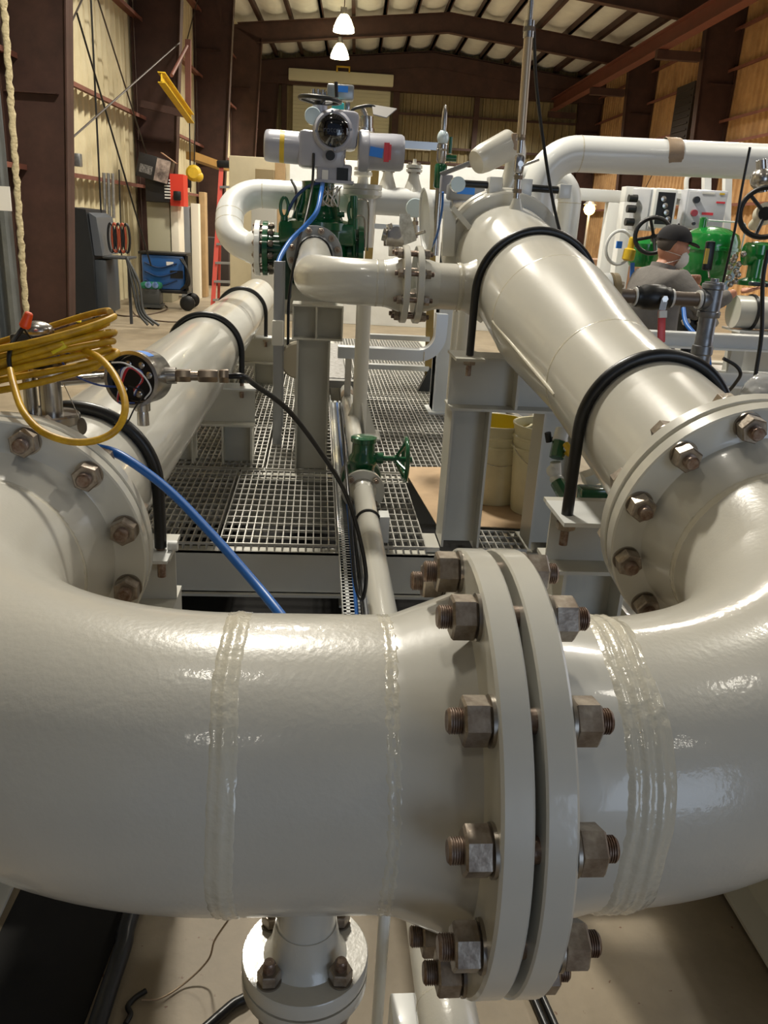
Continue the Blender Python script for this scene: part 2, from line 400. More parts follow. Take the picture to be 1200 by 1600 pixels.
# ---------------------------------------------------------------- near piping (12 inch)
R12, F12, T12, BC12 = .162, .2415, .032, .216
YP, ZP = .777, 1.074
NF = .204                                    # joint plane of the near flange pair
t = thing('pipe_spool', 'big cream pipe elbow spool at lower left curving back from the near flange joint', 'pipe', (-.25, YP, ZP-.17)); S1 = t
EL = 1.234
p = [V((NF-.114, YP, ZP)), V((NF-.2, YP, ZP)), V((-.078, YP, ZP))] + arc((-.078, YP+.457, ZP), (0, -1, 0), (-1, 0, 0), .457, 0, pi/2, 40)[1:] + [V((-.535, 1.279, ZP-.004))]
MB().tube(p[:3], R12, 96, False).build('pipe', PAINT, t)
MB().tube(p[2:], R12, 96, False).build('elbow', PAINT, t)
wn_flange(t, (NF-.003, YP, ZP), (-1, 0, 0), F12, T12, .186, R12, .114)
wn_flange(t, (-.533, 1.391, ZP-.008), (0, -1, 0), F12, T12, .186, R12, .114)
weld(t, (-.078, YP, ZP), (1, 0, 0), R12, .030, .0030, 2, 1)
weld(t, (NF-.114, YP, ZP), (1, 0, 0), R12, .030, .0016, 3, 2)
weld(t, (-.535, 1.275, ZP-.004), (0, 1, 0), R12, .026, .002, 2, 3)
bolts(t, (NF, YP, ZP), (1, 0, 0), BC12, 12, .0405, .070)
# drain branch under the spool
DX = .006
MB().tube([(DX, YP, ZP-.13), (DX, YP, .81)], .0365, 40).build('drain_nozzle', PAINT2, t)
MB().lathe((DX, YP, .764), (0, 0, 1), [(.03, 0), (.079, 0), (.079, .019), (.0777, .021), (.052, .021), (.044, .034), (.038, .07)], 56).build('drain_flange', PAINT, t)
MB().sphere((-.262, .575, 1.11), .0012, n=8).build('paint_speck', BLK, t)
t = thing('drain_pipe', 'short cream drain pipe with round flange bolted under the lower left spool', 'pipe', (DX, YP, .2))
MB().lathe((DX, YP, .760), (0, 0, -1), [(.03, 0), (.079, 0), (.079, .019), (.0777, .021), (.052, .021), (.044, .034), (.038, .07)], 56).build('flange', PAINT, t)
MB().tube([(DX, YP, .69), (DX, YP, .30)], .0365, 40).build('pipe', PAINT2, t)
MB().box((DX, YP, .15), (.12, .12, .30), bev=.004).build('foot', BEAM, t)
bolts(t, (DX, YP, .762), (0, 0, 1), .0605, 4, .025, .044)

u = V((0, cos(.159), sin(.159)))             # direction of the right hand pipe, rising to the back
c = V((.775, YP, ZP))
t = thing('pipe_spool', 'big cream pipe elbow spool at lower right curving back from the near flange joint', 'pipe', (.6, YP, ZP-.17)); S2 = t
e0 = V((.775-.457, YP, ZP)); cc = e0 + u*.457
p = [V((NF+.114, YP, ZP))] + arc(cc, -u, (1, 0, 0), .457, 0, pi/2, 40)
MB().tube(p, R12, 96, False).build('elbow', PAINT, t)
wn_flange(t, (NF+.003, YP, ZP), (1, 0, 0), F12, T12, .176, R12, .114)
fr = c + u*(.457+.114); wn_flange(t, fr-u*.003, -u, F12, T12, .186, R12, .114)
weld(t, (NF+.128, YP, ZP), (1, 0, 0), R12, .058, .0055, 4, 4)
weld(t, c+u*.457, u, R12, .026, .003, 2, 5)
MB().lathe((NF-.0028, YP, ZP), (1, 0, 0), [(.16, 0), (.195, 0), (.195, .0056), (.16, .0056)], 72, False, True).build('gasket', mat('gasket', '#6d6440', .6), S1)

# left straight pipe
d = V((-.0055, 1, -.0205)).normalized(); f0 = V((-.533, 1.397, ZP-.008))
t = thing('straight_pipe', 'long straight cream pipe at left running back along the skid', 'pipe', tuple(f0)); LPIPE = t
LP = lambda y: f0 + V((.008, 0, 0)) + d*((y-f0.y)/d.y)
wn_flange(t, f0, (0, 1, 0), F12, T12, .186, R12, .114)
MB().tube([f0+V((0, .114, 0)), LP(1.62), LP(7.9)], R12, 72).build('pipe', PAINT2, t)
weld(t, f0+V((0, .116, 0)), d, R12, .022, .002, 2, 6); weld(t, LP(5.1), d, R12, .016, .0015, 1, 7); weld(t, LP(7.3), d, R12, .016, .0015, 1, 7)
bolts(t, (-.533, 1.394, ZP-.008), (0, 1, 0), BC12, 12, .0405, .070)
MB().cyl(LP(2.28)+V((0, 0, .15)), LP(2.28)+V((0, 0, .185)), .034, n=28).cyl(LP(2.28)+V((0, 0, .185)), LP(2.28)+V((0, 0, .197)), .026, n=6).build('plugged_boss', mat('dull_boss', '#77746c', .5, .5), t)
# right vessel: near 12 inch barrel, reducer, 16 inch barrel, closure
R16 = .203
t = thing('launch_vessel', 'large cream vessel barrel at right rising to the back with reducer and closure', 'pressure vessel', tuple(fr)); VES = t
def VP(s): return fr + u*s                    # s: distance along the near part
a2 = VP(.78); A2 = a2
a1 = V((.772, 2.66, a2.z + (2.66-a2.y)*.178)); u2 = V((.003, cos(.186), sin(.186))).normalized()
def VQ(y): return a1 + u2*((y-a1.y)/u2.y)
wn_flange(t, fr+u*.003, u, F12, T12, .186, R12, .114)
MB().tube([VP(.114), a2], R12, 96, False).build('barrel', PAINT2, t)
MB().tube([a2, a2+(a1-a2)*.08, a2+(a1-a2)*.3, a2+(a1-a2)*.7, a2+(a1-a2)*.92, a1], [R12, R12+.001, R12+.011, R12+.030, R16-.001, R16], 96, False).build('reducer', PAINT2, t)
MB().tube([a1, VQ(3.62)], R16, 96).build('barrel', PAINT2, t)
weld(t, a2, u, R12, .014, .0022, 1, 8); weld(t, a1, u2, R16, .012, .0018, 1, 9); weld(t, VP(.114), u, R12, .02, .002, 2, 10)
bolts(t, fr, u, BC12, 12, .0405, .070)
# closure clamp rings
for y in (3.52, 3.585):
    MB().lathe(VQ(y), u2, [(R16-.005, 0), (R16+.042, 0), (R16+.048, .006), (R16+.048, .046), (R16+.042, .052), (R16-.005, .052)], 72, False, True).build('clamp_ring', PAINT2, t)
MB().lathe(VQ(3.62), u2, [(R16, 0), (R16-.01, .05), (R16*.75, .10), (R16*.4, .125), (.01, .13)], 60).build('closure_head', PAINT2, t)
q = VQ(3.55)
for sx in (-1, 1):
    MB().box(q+V((sx*.062+.0, 0, .262)), (.055, .07, .07), bev=.005).build('clamp_lug', WHITEP, t)
MB().cyl(q+V((-.20, 0, .265)), q+V((-.03, 0, .265)), .0145, n=20).build('clamp_screw', BLK, t)
MB().cyl(q+V((.03, 0, .265)), q+V((.22, 0, .262)), .0145, n=20).build('clamp_screw', BLK, t)
MB().box(q+V((.232, 0, .258)), (.05, .05, .055), bev=.004).build('clamp_end_block', WHITEP, t)
b = MB(); b.bar((0.542,3.500,1.716), (0.614,3.450,1.639), .02, .05, up=(0, 1, 0)); b.bar((0.529,3.500,1.708), (0.533,3.500,1.534), .05, .03, up=(0, 1, 0)); b.build('davit_bracket', PAINT2, t)
MB().cyl(q+V((-.215, .02, .26)), q+V((-.215, -.02, .26)), .030, n=24).build('closure_gauge', GLASS, t)
# branch nozzle on the left side of the vessel
YB = 3.12; R6, F6, BC6 = .084, .1397, .1206
bz = VQ(YB).z - .035
def BX(x): return V((x, YB, bz - .0 + (x-.6)*.0))
JB = .345
b = MB(); b.lathe(BX(.60), (-1, 0, 0), [(R6*1.5, -.02), (R6*1.22, .02), (R6*1.06, .045), (R6, .07), (R6, .60-JB-.099)], 56, False)
b.build('branch_nozzle', PAINT, t)
wn_flange(t, BX(JB+.012), (1, 0, 0), F6, .0255, .098, R6, .089, n=56)
weld(t, BX(.525), (1, 0, 0), R6*1.03, .02, .003, 2, 11)
# long low ridge (insulation seam) along the reducer
b = MB(); b.tube([VP(.70)+V((-.158, 0, -.02)), a2+V((-.163, 0, -.02)), a2+(a1-a2)*.5+V((-.182, 0, -.02)), a1+V((-.2, 0, -.02))], .006, 10); b.build('seam_bead', WELD, t)

# branch spool: flange, pipe and elbow turning back to the diverter valve
t = thing('pipe_spool', 'mid-size cream elbow spool running left from the vessel branch to the green valve', 'pipe', tuple(BX(0))); 
XE = -.012
wn_flange(t, BX(JB-.012), (-1, 0, 0), F6, .0255, .098, R6, .089, n=56)
zz = bz
pts = [BX(JB-.10), BX(XE+.229)] + arc((XE+.229, YB+.229, bz), (0, -1, 0), (-1, 0, 0), .229, 0, pi/2, 28)[1:] + [V((XE-.005, 4.2, bz+.02)), V((XE-.01, 4.78, bz+.03))]
MB().tube(pts[:2], R6, 56, False).build('pipe', PAINT2, t)
MB().tube(pts[1:], R6, 56, False).build('elbow', PAINT2, t)
weld(t, BX(JB-.10), (1, 0, 0), R6, .012, .0015, 2, 12); weld(t, BX(XE+.229), (1, 0, 0), R6, .012, .0015, 2, 13)
VC = V((XE-.02, 5.12, bz+.02))                # centre of the diverter valve
MB().lathe(V((XE-.01, 4.86, bz+.02)), (0, -1, 0), [(.05, 0), (.158, 0), (.158, .034), (.156, .036), (.112, .036), (.09, .075), (.084, .10)], 56).build('flange', mat('grey_flange', '#a9adb0', .4, coat=.3), t)
MB().lathe(V((XE-.01, 4.80, bz+.02)), (0, -1, 0), [(.083, 0), (.10, 0), (.10, .02), (.083, .02)], 40, False, True).build('rubber_ring', BLK, t)
b = bolts(t, (JB*1.0, YB, bz), (1, 0, 0), BC6, 8, .030, .075, ext=.012)
bolts(t, (XE-.01, 4.85, bz+.02), (0, 1, 0), .132, 12, .032, .075, ext=.004)
# down leg with tripod foot
t = thing('pipe_stand', 'round cream pipe stand with flared gusset foot on the grating below the spool', 'pipe support', (.262, 4.7, .45))
MB().tube([(.265, 4.7, .46), (.262, 4.7, 1.33)], .042, 32).build('column', PAINT2, t)
b = MB()
for k in range(4):
    a = k*pi/2+.4; dv = V((cos(a), sin(a), 0)); b.poly([V((.265, 4.7, .46))+dv*.03, V((.265, 4.7, .46))+dv*.11, V((.265, 4.7, .66))+dv*.04], dv.cross(V((0, 0, 1)))*.01)
b.build('gusset', PAINT2, t)
MB().box((.265, 4.7, .4555), (.24, .24, .011)).build('base_plate', PAINT2, t)

# band clamps over the pipes
def uband(label, c, d, R, r, z_foot, cat='u-bolt', th=1.0, squash=0, nutz=None):
    x = V((1, 0, 0)); zax = d.cross(x)*-1
    if zax.z < 0: zax = -zax
    t = thing('u_bolt', label, cat, tuple(c), 0, None)
    pts = [c + x*(R+r) + V((0, 0, z_foot-c.z))] + [c + x*(R+r)*cos(a) + V((0, 0, 1))*(R+r)*sin(a) for a in [pi*i/40 for i in range(41)]] + [c - x*(R+r) + V((0, 0, z_foot-c.z))]
    MB().tube(pts, r, 18).build('band', RUB, t)
    for s in (1, -1):
        q = c + x*s*(R+r); q.z = z_foot
        MB().cyl(q-V((0, 0, .075)), q-V((0, 0, .001)), r*.72, n=14).build('threaded_end', STUDM, t)
        MB().hexp(q-V((0, 0, .035)), q-V((0, 0, .016)), r*2.9).build('nut', NUTM, t)
    return t
BL1 = LP(1.80); BL2 = LP(4.07); BL3 = LP(6.2)
uband('nearest black u-bolt over the left pipe, just behind its flange', BL1, d, R12, .0140, .905)
uband('black u-bolt over the middle of the left pipe', BL2, d, R12, .0140, .86)
uband('farthest black u-bolt over the left pipe, near the grey actuator post', BL3, d, R12, .0140, .80)
B1 = VP((1.76-fr.y)/u.y); B2 = VQ(2.93)
uband('nearest black u-bolt over the right vessel, just behind its flange', B1, u, R12, .0140, 1.025)
uband('farther black u-bolt over the wide part of the right vessel', B2, u2, R16, .0140, 1.215)

# ---------------------------------------------------------------- skid
GZ = .45
t = thing('skid_frame', 'cream painted steel base frame of the near skid', 'steel frame', (0, 3, 0))
def ibeam(b, p0, p1, h, w, tf=.010, tw=.007):   # top flange at p.z
    p0, p1 = V(p0), V(p1)
    for dz, ww, hh in ((-tf/2, w, tf), (-h+tf/2, w, tf), (-h/2, tw, h-2*tf)):
        b.bar(p0+V((0, 0, dz)), p1+V((0, 0, dz)), ww, hh)
    return b
ibeam(MB(), (-.86, 2.97, GZ-.03), (1.26, 2.97, GZ-.03), .18, .05).bb(-.86, 1.26, 2.945, 2.957, .245, GZ-.0295).bb(-.86, 1.26, 2.925, 2.957, .235, .245).build('front_beam', BEAM, t)
for x in (-.80, 1.19): ibeam(MB(), (x, 1.0, .30), (x, 9.3, .30), .28, .15).build('side_beam', BEAM, t)
for x in (-.80, 1.19): ibeam(MB(), (x, 2.96, GZ), (x, 9.3, GZ), .149, .15).build('side_rail', BEAM, t)
for y in (3.95, 4.95, 5.95, 6.95, 7.95, 8.95): ibeam(MB(), (-.74, y, GZ-.032), (1.12, y, GZ-.032), .25, .10).build('cross_beam', BEAM, t)
ibeam(MB(), (.17, 2.98, GZ-.034), (.17, 8.9, GZ-.034), .25, .10).build('centre_beam', BEAM, t)
FLOORBLK = mat('black_floor_layer', '#0c0a08', .85, bump=.3, bscale=9, dist=.01)  # thin black layers added over the concrete to darken these floor areas
tag(MB().bb(-.70, 1.08, 2.25, 9.0, .001, .005).build('floor_layer', FLOORBLK), 'thin black layer on the floor under the grating of the near skid', 'sheet')
tag(MB().poly([(-.73, 1.15, .001), (-.47, 1.15, .001), (-.435, 1.60, .001), (-.36, 2.10, .001), (-.70, 2.14, .001)], (0, 0, .003)).build('floor_layer', FLOORBLK), 'thin black layer on the floor left of the thick hose, under the lower left elbow', 'sheet')
# grating panels: bearing bars every 30 mm, cross rods every 76 mm
def grating(x0, x1, y0, y1, label):
    b = MB(); n = max(2, round((x1-x0)/.0302)); q = []
    for i in range(n+1):
        x = x0+(x1-x0)*i/n; b.bb(x-.0024, x+.0024, y0, y1, GZ-.030, GZ-.001)
    m = round((y1-y0)/.076)
    for j in range(m+1):
        y = y0+(y1-y0)*j/m; b.bb(x0, x1, y-.0035, y+.0035, GZ-.010, GZ)
    o = b.build('bar_grating', GRATM, None, smooth=20); tag(o, label, 'floor grating', None); return o
grating(-.735, -.375, 2.96, 3.93, 'front row bar grating panel at far left, partly under the left pipe')
grating(-.355, .10, 2.96, 3.93, 'front row bar grating panel left of the cable tray')
grating(.185, .455, 2.96, 3.93, 'front row bar grating panel right of the white drain line, before the brown paper')
grating(-.735, -.255, 3.97, 6.93, 'bar grating panel behind the small left pipe support')
grating(-.235, .10, 3.97, 6.93, 'bar grating panel around the tall post left of the cable tray')
grating(.185, .66, 3.97, 5.9, 'bar grating panel around the pipe stand right of the drain line')
grating(.185, .66, 5.93, 8.9, 'bar grating panel farthest back, under the ladder')
grating(.68, 1.11, 3.97, 8.9, 'bar grating panel behind the buckets at the right side of the skid')
grating(.66, .86, 2.96, 3.16, 'small bar grating piece between the two portal posts')
tag(MB().bb(.458, .51, 2.965, 3.12, .425, .446).build('closing_plate', PAINT2), 'small cream plate at the foot of the portal post beside the grating', 'plate')
o = MB().poly([(.465, 4.05, GZ+.002), (.53, 3.2, GZ+.002), (1.10, 3.17, GZ+.002), (1.10, 4.1, GZ+.002)], (0, 0, .004)).build('brown_paper', BROWNP); tag(o, 'sheet of brown paper laid on the grating under the buckets', 'paper')
# floor-level litter seen through the grating
b = MB(); b.box((-.16, 4.12, .33), (.26, .22, .10), bev=.02)
o = tag(b.build('white_bag', WHT), 'white bag with dark letters lying under the grating by the tall post', 'bag')

def hpost(b, cx, cy, z0, z1, w=.152, dd=.152, tf=.009):   # H column, flanges face left and right
    b.bb(cx-w/2, cx-w/2+tf, cy-dd/2, cy+dd/2, z0, z1).bb(cx+w/2-tf, cx+w/2, cy-dd/2, cy+dd/2, z0, z1).bb(cx-w/2+tf, cx+w/2-tf, cy-.004, cy+.004, z0, z1)
    return b
# portal under the wide vessel
t = thing('portal_support', 'cream steel portal frame carrying the wide part of the right vessel', 'pipe support', (.75, 2.95, GZ))
ZB = 1.215-.012
hpost(MB(), .59, 3.04, GZ, ZB-.20).build('post', BEAM, t)
hpost(MB(), .945, 3.04, GZ, ZB-.20).build('post', BEAM, t)
b = MB(); ibeam(b, (.505, 3.03, ZB), (1.12, 3.03, ZB), .20, .152); b.bb(.75, .76, 2.96, 3.1, ZB-.19, ZB-.01); b.build('beam', BEAM, t)
MB().bb(.495, .60, 2.86, 3.06, ZB-.001, ZB+.009).build('clamp_plate', BEAM, t); MB().bb(.90, 1.06, 2.86, 3.06, ZB-.001, ZB+.009).build('clamp_plate', BEAM, t)
# near right support
t = thing('pipe_support', 'cream steel bracket and post carrying the right vessel just behind its flange', 'pipe support', (.70, 1.8, .3))
zt = 1.018
b = MB(); ibeam(b, (.585, 1.84, zt), (1.02, 1.84, zt), .15, .15); b.build('beam', BEAM, t)
MB().bb(.575, .75, 1.70, 1.86, zt-.001, zt+.009).build('clamp_plate', WHITEP, t)
b = MB(); hpost(b, .70, 1.86, .72, zt-.15, .16); b.bb(.60, .80, 1.76, 1.96, .705, .72); b.bb(.60, .85, 1.79, 1.80, .52, .705, .01); b.bb(.60, .61, 1.80, 1.95, .3, .705).bb(.84, .85, 1.80, 1.95, .3, .705); b.build('post', BEAM, t)
MB().bb(.60, 1.26, 1.76, 1.92, .285, .30).build('base_plate', BEAM, t)
# near left support
t = thing('pipe_support', 'cream steel bracket and post carrying the left pipe just behind its flange', 'pipe support', (-.40, 1.8, .3))
zt = .893
b = MB(); ibeam(b, (-.80, 1.84, zt), (-.325, 1.84, zt), .15, .15); b.build('beam', BEAM, t)
MB().bb(-.50, -.325, 1.73, 1.86, zt-.001, zt+.006).build('clamp_plate', WHITEP, t)
MB().cyl((-.334, 1.80, zt+.016), (-.312, 1.80, zt+.016), .012, n=20).build('spacer_bar', WHITEP, t)
hpost(MB(), -.40, 1.86, .3, zt-.15, .14).bb(-.47, -.33, 1.785, 1.795, .3, zt-.15).build('post', BEAM, t)
MB().bb(-.87, -.32, 1.76, 1.94, .285, .30).build('base_plate', BEAM, t)
# middle and far left supports
def lsupport(y, z, label, post=True, x1=-.30):
    t = thing('pipe_support', label, 'pipe support', (-.40, y, GZ))
    b = MB(); ibeam(b, (-.76, y, z), (x1, y, z), .19, .15); b.build('beam', BEAM, t)
    b = MB(); hpost(b, x1-.085, y, GZ, z-.19); b.build('post', BEAM, t)
    b = MB(); hpost(b, -.68, y, GZ, z-.19); b.build('post', BEAM, t)
    MB().bb(-.45, x1+.01, y-.085, y+.05, z-.001, z+.008).build('clamp_plate', WHITEP, t)
lsupport(4.09, LP(4.09).z-.162-.012, 'short cream steel support under the middle of the left pipe')
lsupport(6.22, LP(6.2).z-.162-.012, 'short cream steel support under the far part of the left pipe')
# tall post under the spool elbow
t = thing('valve_post', 'tall cream steel post with stiffened cap beam left of the cable tray', 'pipe support', (-.01, 3.99, GZ))
hpost(MB(), -.012, 4.0, GZ, 1.10, .160).build('post', BEAM, t)
b = MB(); ibeam(b, (-.115, 4.0, 1.27), (.125, 4.0, 1.27), .165, .152); b.bb(-.005, .003, 3.925, 4.075, 1.11, 1.265); b.bb(-.115, -.108, 3.925, 4.075, 1.11, 1.265).bb(.118, .125, 3.925, 4.075, 1.11, 1.265); b.build('cap_beam', BEAM, t)
# rear supports of the valve
t = thing('valve_support', 'cream beams carrying the green diverter valve behind the tall post', 'pipe support', (0, 5.1, GZ))
hpost(MB(), -.05, 5.1, GZ, 1.1).build('post', BEAM, t)
ibeam(MB(), (-.22, 5.1, 1.28), (.12, 5.1, 1.28), .18, .15).build('beam', BEAM, t)
# white square posts further back
for i, (a, lab, zt) in enumerate((((0.797,5.388,0.450), 'white square post standing on the grating behind the ladder, right of the cable tray bend', 1.55), )):
    t = thing('square_post', lab, 'post', a)
    x, y, z = a
    MB().bb(x, x+.20, y, y+.16, GZ, zt, .004).bb(x-.0, x+.012, y-.01, y+.17, GZ, zt).build('post', WHITEP, t)
    MB().box((x+.09, y-.006, 1.35), (.06, .012, .06), bev=.003).build('outlet_box', BLK, t)
    MB().box((x+.1, y+.08, GZ+.006), (.26, .24, .012)).build('base_plate', WHITEP, t)

# drain line: 3 inch pipe with green gate valve
XD, ZD = .222, .535
t = thing('drain_line', 'cream pipe running back along the grating beside the cable tray, green valve in it', 'pipe', (XD, 2, ZD))
pts = [V((XD, 7.2, ZD))] + [V((XD, .86, ZD))] + arc((XD, .86, ZD-.114), (0, 0, 1), (0, -1, 0), .114, 0, pi/2, 12)[1:] + [V((XD, .746, .1))]
MB().tube([V((XD, 7.2, ZD)), V((XD, 3.62, ZD))], .0445, 36).build('pipe', PAINT2, t)
MB().tube([V((XD, 3.38, ZD)), V((XD, .90, ZD))] , .0445, 36).build('pipe', PAINT2, t)
MB().tube([V((XD, .90, ZD))]+pts[1:], .0455, 36).build('elbow', PAINT, t)
weld(t, (XD, .895, ZD), (0, 1, 0), .0445, .014, .002, 2, 20); weld(t, (XD, 2.78, ZD), (0, 1, 0), .0445, .03, .0008, 2, 21)
for y0, s in ((3.40, -1), (3.60, 1)):
    MB().lathe((XD, y0, ZD), (0, s, 0), [(.03, 0), (.095, 0), (.095, .018), (.06, .02), (.048, .05), (.0445, .055)], 40).build('flange', PAINT2, t)
bolts(t, (XD, 3.40, ZD), (0, 1, 0), .0762, 4, .024, .045, ext=.006)
MB().lathe((XD, 3.0, ZD), (0, 1, 0), [(.0445, -.004), (.053, -.004), (.053, .004), (.0445, .004)], 36, False, True).build('rubber_strap', RUB, t)
MB().tube([(XD, 5.3, ZD), (XD, 5.45, ZD)], .047, 36).build('tape_wrap', TAPEB, t)
t = thing('gate_valve', 'green gate valve with side handwheel in the cream drain line', 'valve', (XD, 3.5, ZD))
MB().lathe((XD, 3.42, ZD), (0, 1, 0), [(.09, 0), (.09, .018), (.055, .03), (.06, .08), (.055, .13), (.09, .142), (.09, .16)], 36).build('body', GREEN, t)
b = MB(); b.lathe((XD, 3.5, ZD+.03), (0, 0, 1), [(.055, 0), (.055, .05), (.066, .07), (.066, .09), (.052, .11), (.05, .16), (.058, .165), (.058, .185), (.04, .19)], 28); b.build('bonnet', GREEN, t)
hc = V((XD+.19, 3.49, ZD+.12))
MB().cyl((XD+.03, 3.5, ZD+.12), hc+V((.03, 0, 0)), .012, n=14).cyl((XD+.04, 3.5, ZD+.12), (XD+.09, 3.5, ZD+.12), .026, n=18).build('stem', GREEN, t)
def wheel(parent, c, n, R, r, m, spokes=4, dish=.03, hub=.02):
    x, y, z = basis(n); c = V(c)
    o = MB().tube([c + x*R*cos(2*pi*i/36) + y*R*sin(2*pi*i/36) for i in range(36)], r, 10, closed=True).cyl(c-z*dish-z*.012, c-z*dish+z*.012, hub, n=16).build('handwheel', m, parent)
    for k in range(spokes):
        a = 2*pi*k/spokes+.3; e = x*cos(a)+y*sin(a)
        MB().tube([c-z*dish+e*hub*.7, c-z*dish*.7+e*R*.45, c+e*R], r*.75, 8).build('spoke', m, o)
    return o
wheel(t, hc, (1, 0, 0), .095, .010, GREEN, 4, .04)
# U-bolt bracket of the drain line at the very front
t = thing('drain_bracket', 'small cream box bracket with short black bolt beside the drain line under the near joint', 'bracket', (.17, .93, .3))
MB().box((.178, .93, .40), (.062, .10, .13), bev=.004).cyl((.165, .87, .45), (.205, .87, .45), .014, n=20).build('box', WHITEP, t)
MB().tube(spline([(.178, .86, .44), (.18, .86, .50), (.19, .875, .53)]), .0085, 10).build('bolt', RUB, t)
MB().cyl((.135, 1.02, .0), (.135, 1.02, .72), .010, n=12).build('rod', WHITEP, t)
t = thing('drain_bracket', 'cream angle bracket holding the drain line in front of the green valve', 'bracket', (XD+.06, 3.05, GZ))
MB().bb(XD+.045, XD+.085, 2.99, 3.07, GZ, GZ+.11, .003).build('angle', WHITEP, t)
# perforated cable tray
t = thing('cable_tray', 'white perforated cable tray running back left of the cream drain line', 'cable tray', (.14, 3, .47))
def tray(x0, x1, y0, y1, z):
    b = MB(); n = int((y1-y0)/.05)
    # strip floor with slots: build as ladder of thin strips
    for xa, xb in ((x0, x0+.014), ((x0+x1)/2-.010, (x0+x1)/2+.010), (x1-.012, x1)): b.bb(xa, xb, y0, y1, z, z+.002)
    for i in range(n*2):
        y = y0+i*.025; b.bb(x0, x1, y, y+.017, z, z+.002)
    b.build('tray_floor', WHITEP, t)
    b = MB()
    for i in range(n*2):
        y = y0+i*.025; b.bb(x0-.002, x0, y, y+.012, z+.012, z+.03)
    b.bb(x0-.002, x0, y0, y1, z, z+.012).bb(x0-.002, x0, y0, y1, z+.03, z+.042); b.build('side_rail', WHITEP, t)
tray(.106, .178, 1.9, 5.6, .462)
MB().bb(.08, .22, 5.7, 7.4, .60, .605).bb(.078, .082, 5.7, 7.4, .58, .625).bb(.218, .222, 5.7, 7.4, .58, .625).build('tray_cover', mat('worn_zinc', '#8f8f8d', .5, .6, col2='#5b5652', vscale=30), t)
MB().bb(.07, .30, 5.62, 5.70, .55, .60).build('tray_support', mat('dull_channel', '#6e6d6a', .5, .4), t)
cg = 'cables lying in the perforated tray'
for i, (dx, m, r, lab) in enumerate(((.0, BLUE, .0065, 'blue cable lying in the tray, nearest its middle'), (.022, BLK, .006, 'black cable in the tray beside the blue one'), (.036, mat('grey_cable', '#8c8f92', .4), .005, 'grey cable in the tray, nearest the drain line'))):
    cable('cable', [(.153+dx*.75+.003*sin(y*2.3+i), y, .472+.004*sin(y*3+i)) for y in [1.9+.3*k for k in range(13)]], r, m, lab, 'cable', cg)
# ---------------------------------------------------------------- instruments on the left pipe
NX, NY = -.520, 1.625
t = thing('instrument_nozzle', 'stainless instrument nozzle stack standing on the left pipe inside the yellow cable coil', 'instrument fitting', (NX, NY, 1.21))
MB().lathe((NX, NY, 1.19), (0, 0, 1), [(.056, 0), (.053, .03), (.053, .05), (.03, .05)], 40).build('weld_boss', PAINT, t)
MB().lathe((NX, NY, 1.2405), (0, 0, 1), [(.02, 0), (.054, 0), (.055, .003), (.055, .017), (.052, .02), (.028, .02)], 40).build('lower_flange', STEEL, t)
MB().cyl((NX+.004, NY-.004, 1.26), (NX+.004, NY-.004, 1.335), .021, n=32).build('spool', STEEL, t)
MB().cyl((NX-.036, NY, 1.26), (NX-.036, NY, 1.335), .013, n=20).build('side_stud', STEEL, t)
MB().lathe((NX+.004, NY, 1.335), (0, 0, 1), [(.02, 0), (.038, 0), (.038, .017), (.02, .017)], 36).build('upper_flange', STEEL, t)
MB().box((NX-.02, NY, 1.385), (.075, .05, .06), bev=.006).build('valve_body', mat('dark_steel', '#55585a', .35, .8), t)
MB().sphere((NX-.012, NY, 1.42), .026, (1.2, 1, .7)).build('dome', STEEL, t)
TC = V((-0.357,1.700,1.323)); td = V((-.22, -1, .08)).normalized()
MB().cyl((NX+.02, NY, TC.z), TC+V((-.05, -.0, 0)), .010, n=16).build('tubing', STEEL, t)
t = thing('pressure_transmitter', 'round open stainless transmitter housing with red, white and blue wires above the left pipe', 'transmitter', tuple(TC))
MB().lathe(TC-td*.045, td, [(.02, -.004), (.045, 0), (.054, .012), (.054, .078), (.057, .080), (.057, .094), (.050, .095), (.049, .06), (.03, .058), (.01, .058)], 48, False).build('housing', STEEL, t)
MB().lathe(TC, td, [(.0, .016), (.046, .016), (.046, .024), (.0, .025)], 36).build('terminal_block', BLK, t)
b = MB(); x, y, z = basis(td)
for a in (.3, 1.1, 2.0, 2.8, 3.9, 5.0): b.lathe(TC+td*.024+x*.032*cos(a)+y*.032*sin(a), td, [(.007, 0), (.007, .008), (.004, .010)], 12)
b.build('terminal_screw', STEEL, t)
MB().lathe(TC-V((0, 0, .045)), (0, 0, -1), [(.016, 0), (.016, .024), (.011, .026), (.012, .032), (.0125, .055), (.0, .055)], 24).build('bottom_port', STEEL, t)
x, y, z = basis(td); b = MB(); rr = [[b.bm.verts.new(TC+td*h_+(x*cos(a)+y*sin(a))*r_) for a in [math.atan2(y.z, x.z)-.55+1.1*i/12 for i in range(13)]] for r_, h_ in ((.0545, .0), (.0545, .044), (.0535, .044), (.0535, 0))]
for j in range(4):
    for i in range(12): b.bm.faces.new((rr[j][i], rr[j][i+1], rr[(j+1) % 4][i+1], rr[(j+1) % 4][i]))
b.build('tape', BLUET, t, 'strip of blue tape')
e = TC + V((.045, 0, .006))
MB().lathe(e, (1, 0, .03), [(.016, 0), (.017, .006), (.017, .026), (.0, .026)], 28).build('right_hub', STEEL, t)
b = MB(); hd = V((1, 0, .03)).normalized(); h0 = e+hd*.026
b.hexp(h0, h0+hd*.03, .024).cyl(h0+hd*.03, h0+hd*.045, .010, n=20).hexp(h0+hd*.045, h0+hd*.085, .024).hexp(h0+hd*.088, h0+hd*.108, .026)
b.build('cable_gland', mat('nickel_gland', '#9d8f80', .3, .9), t)
HG = h0+hd*.108
e = TC + V((-.045, .0, .006))
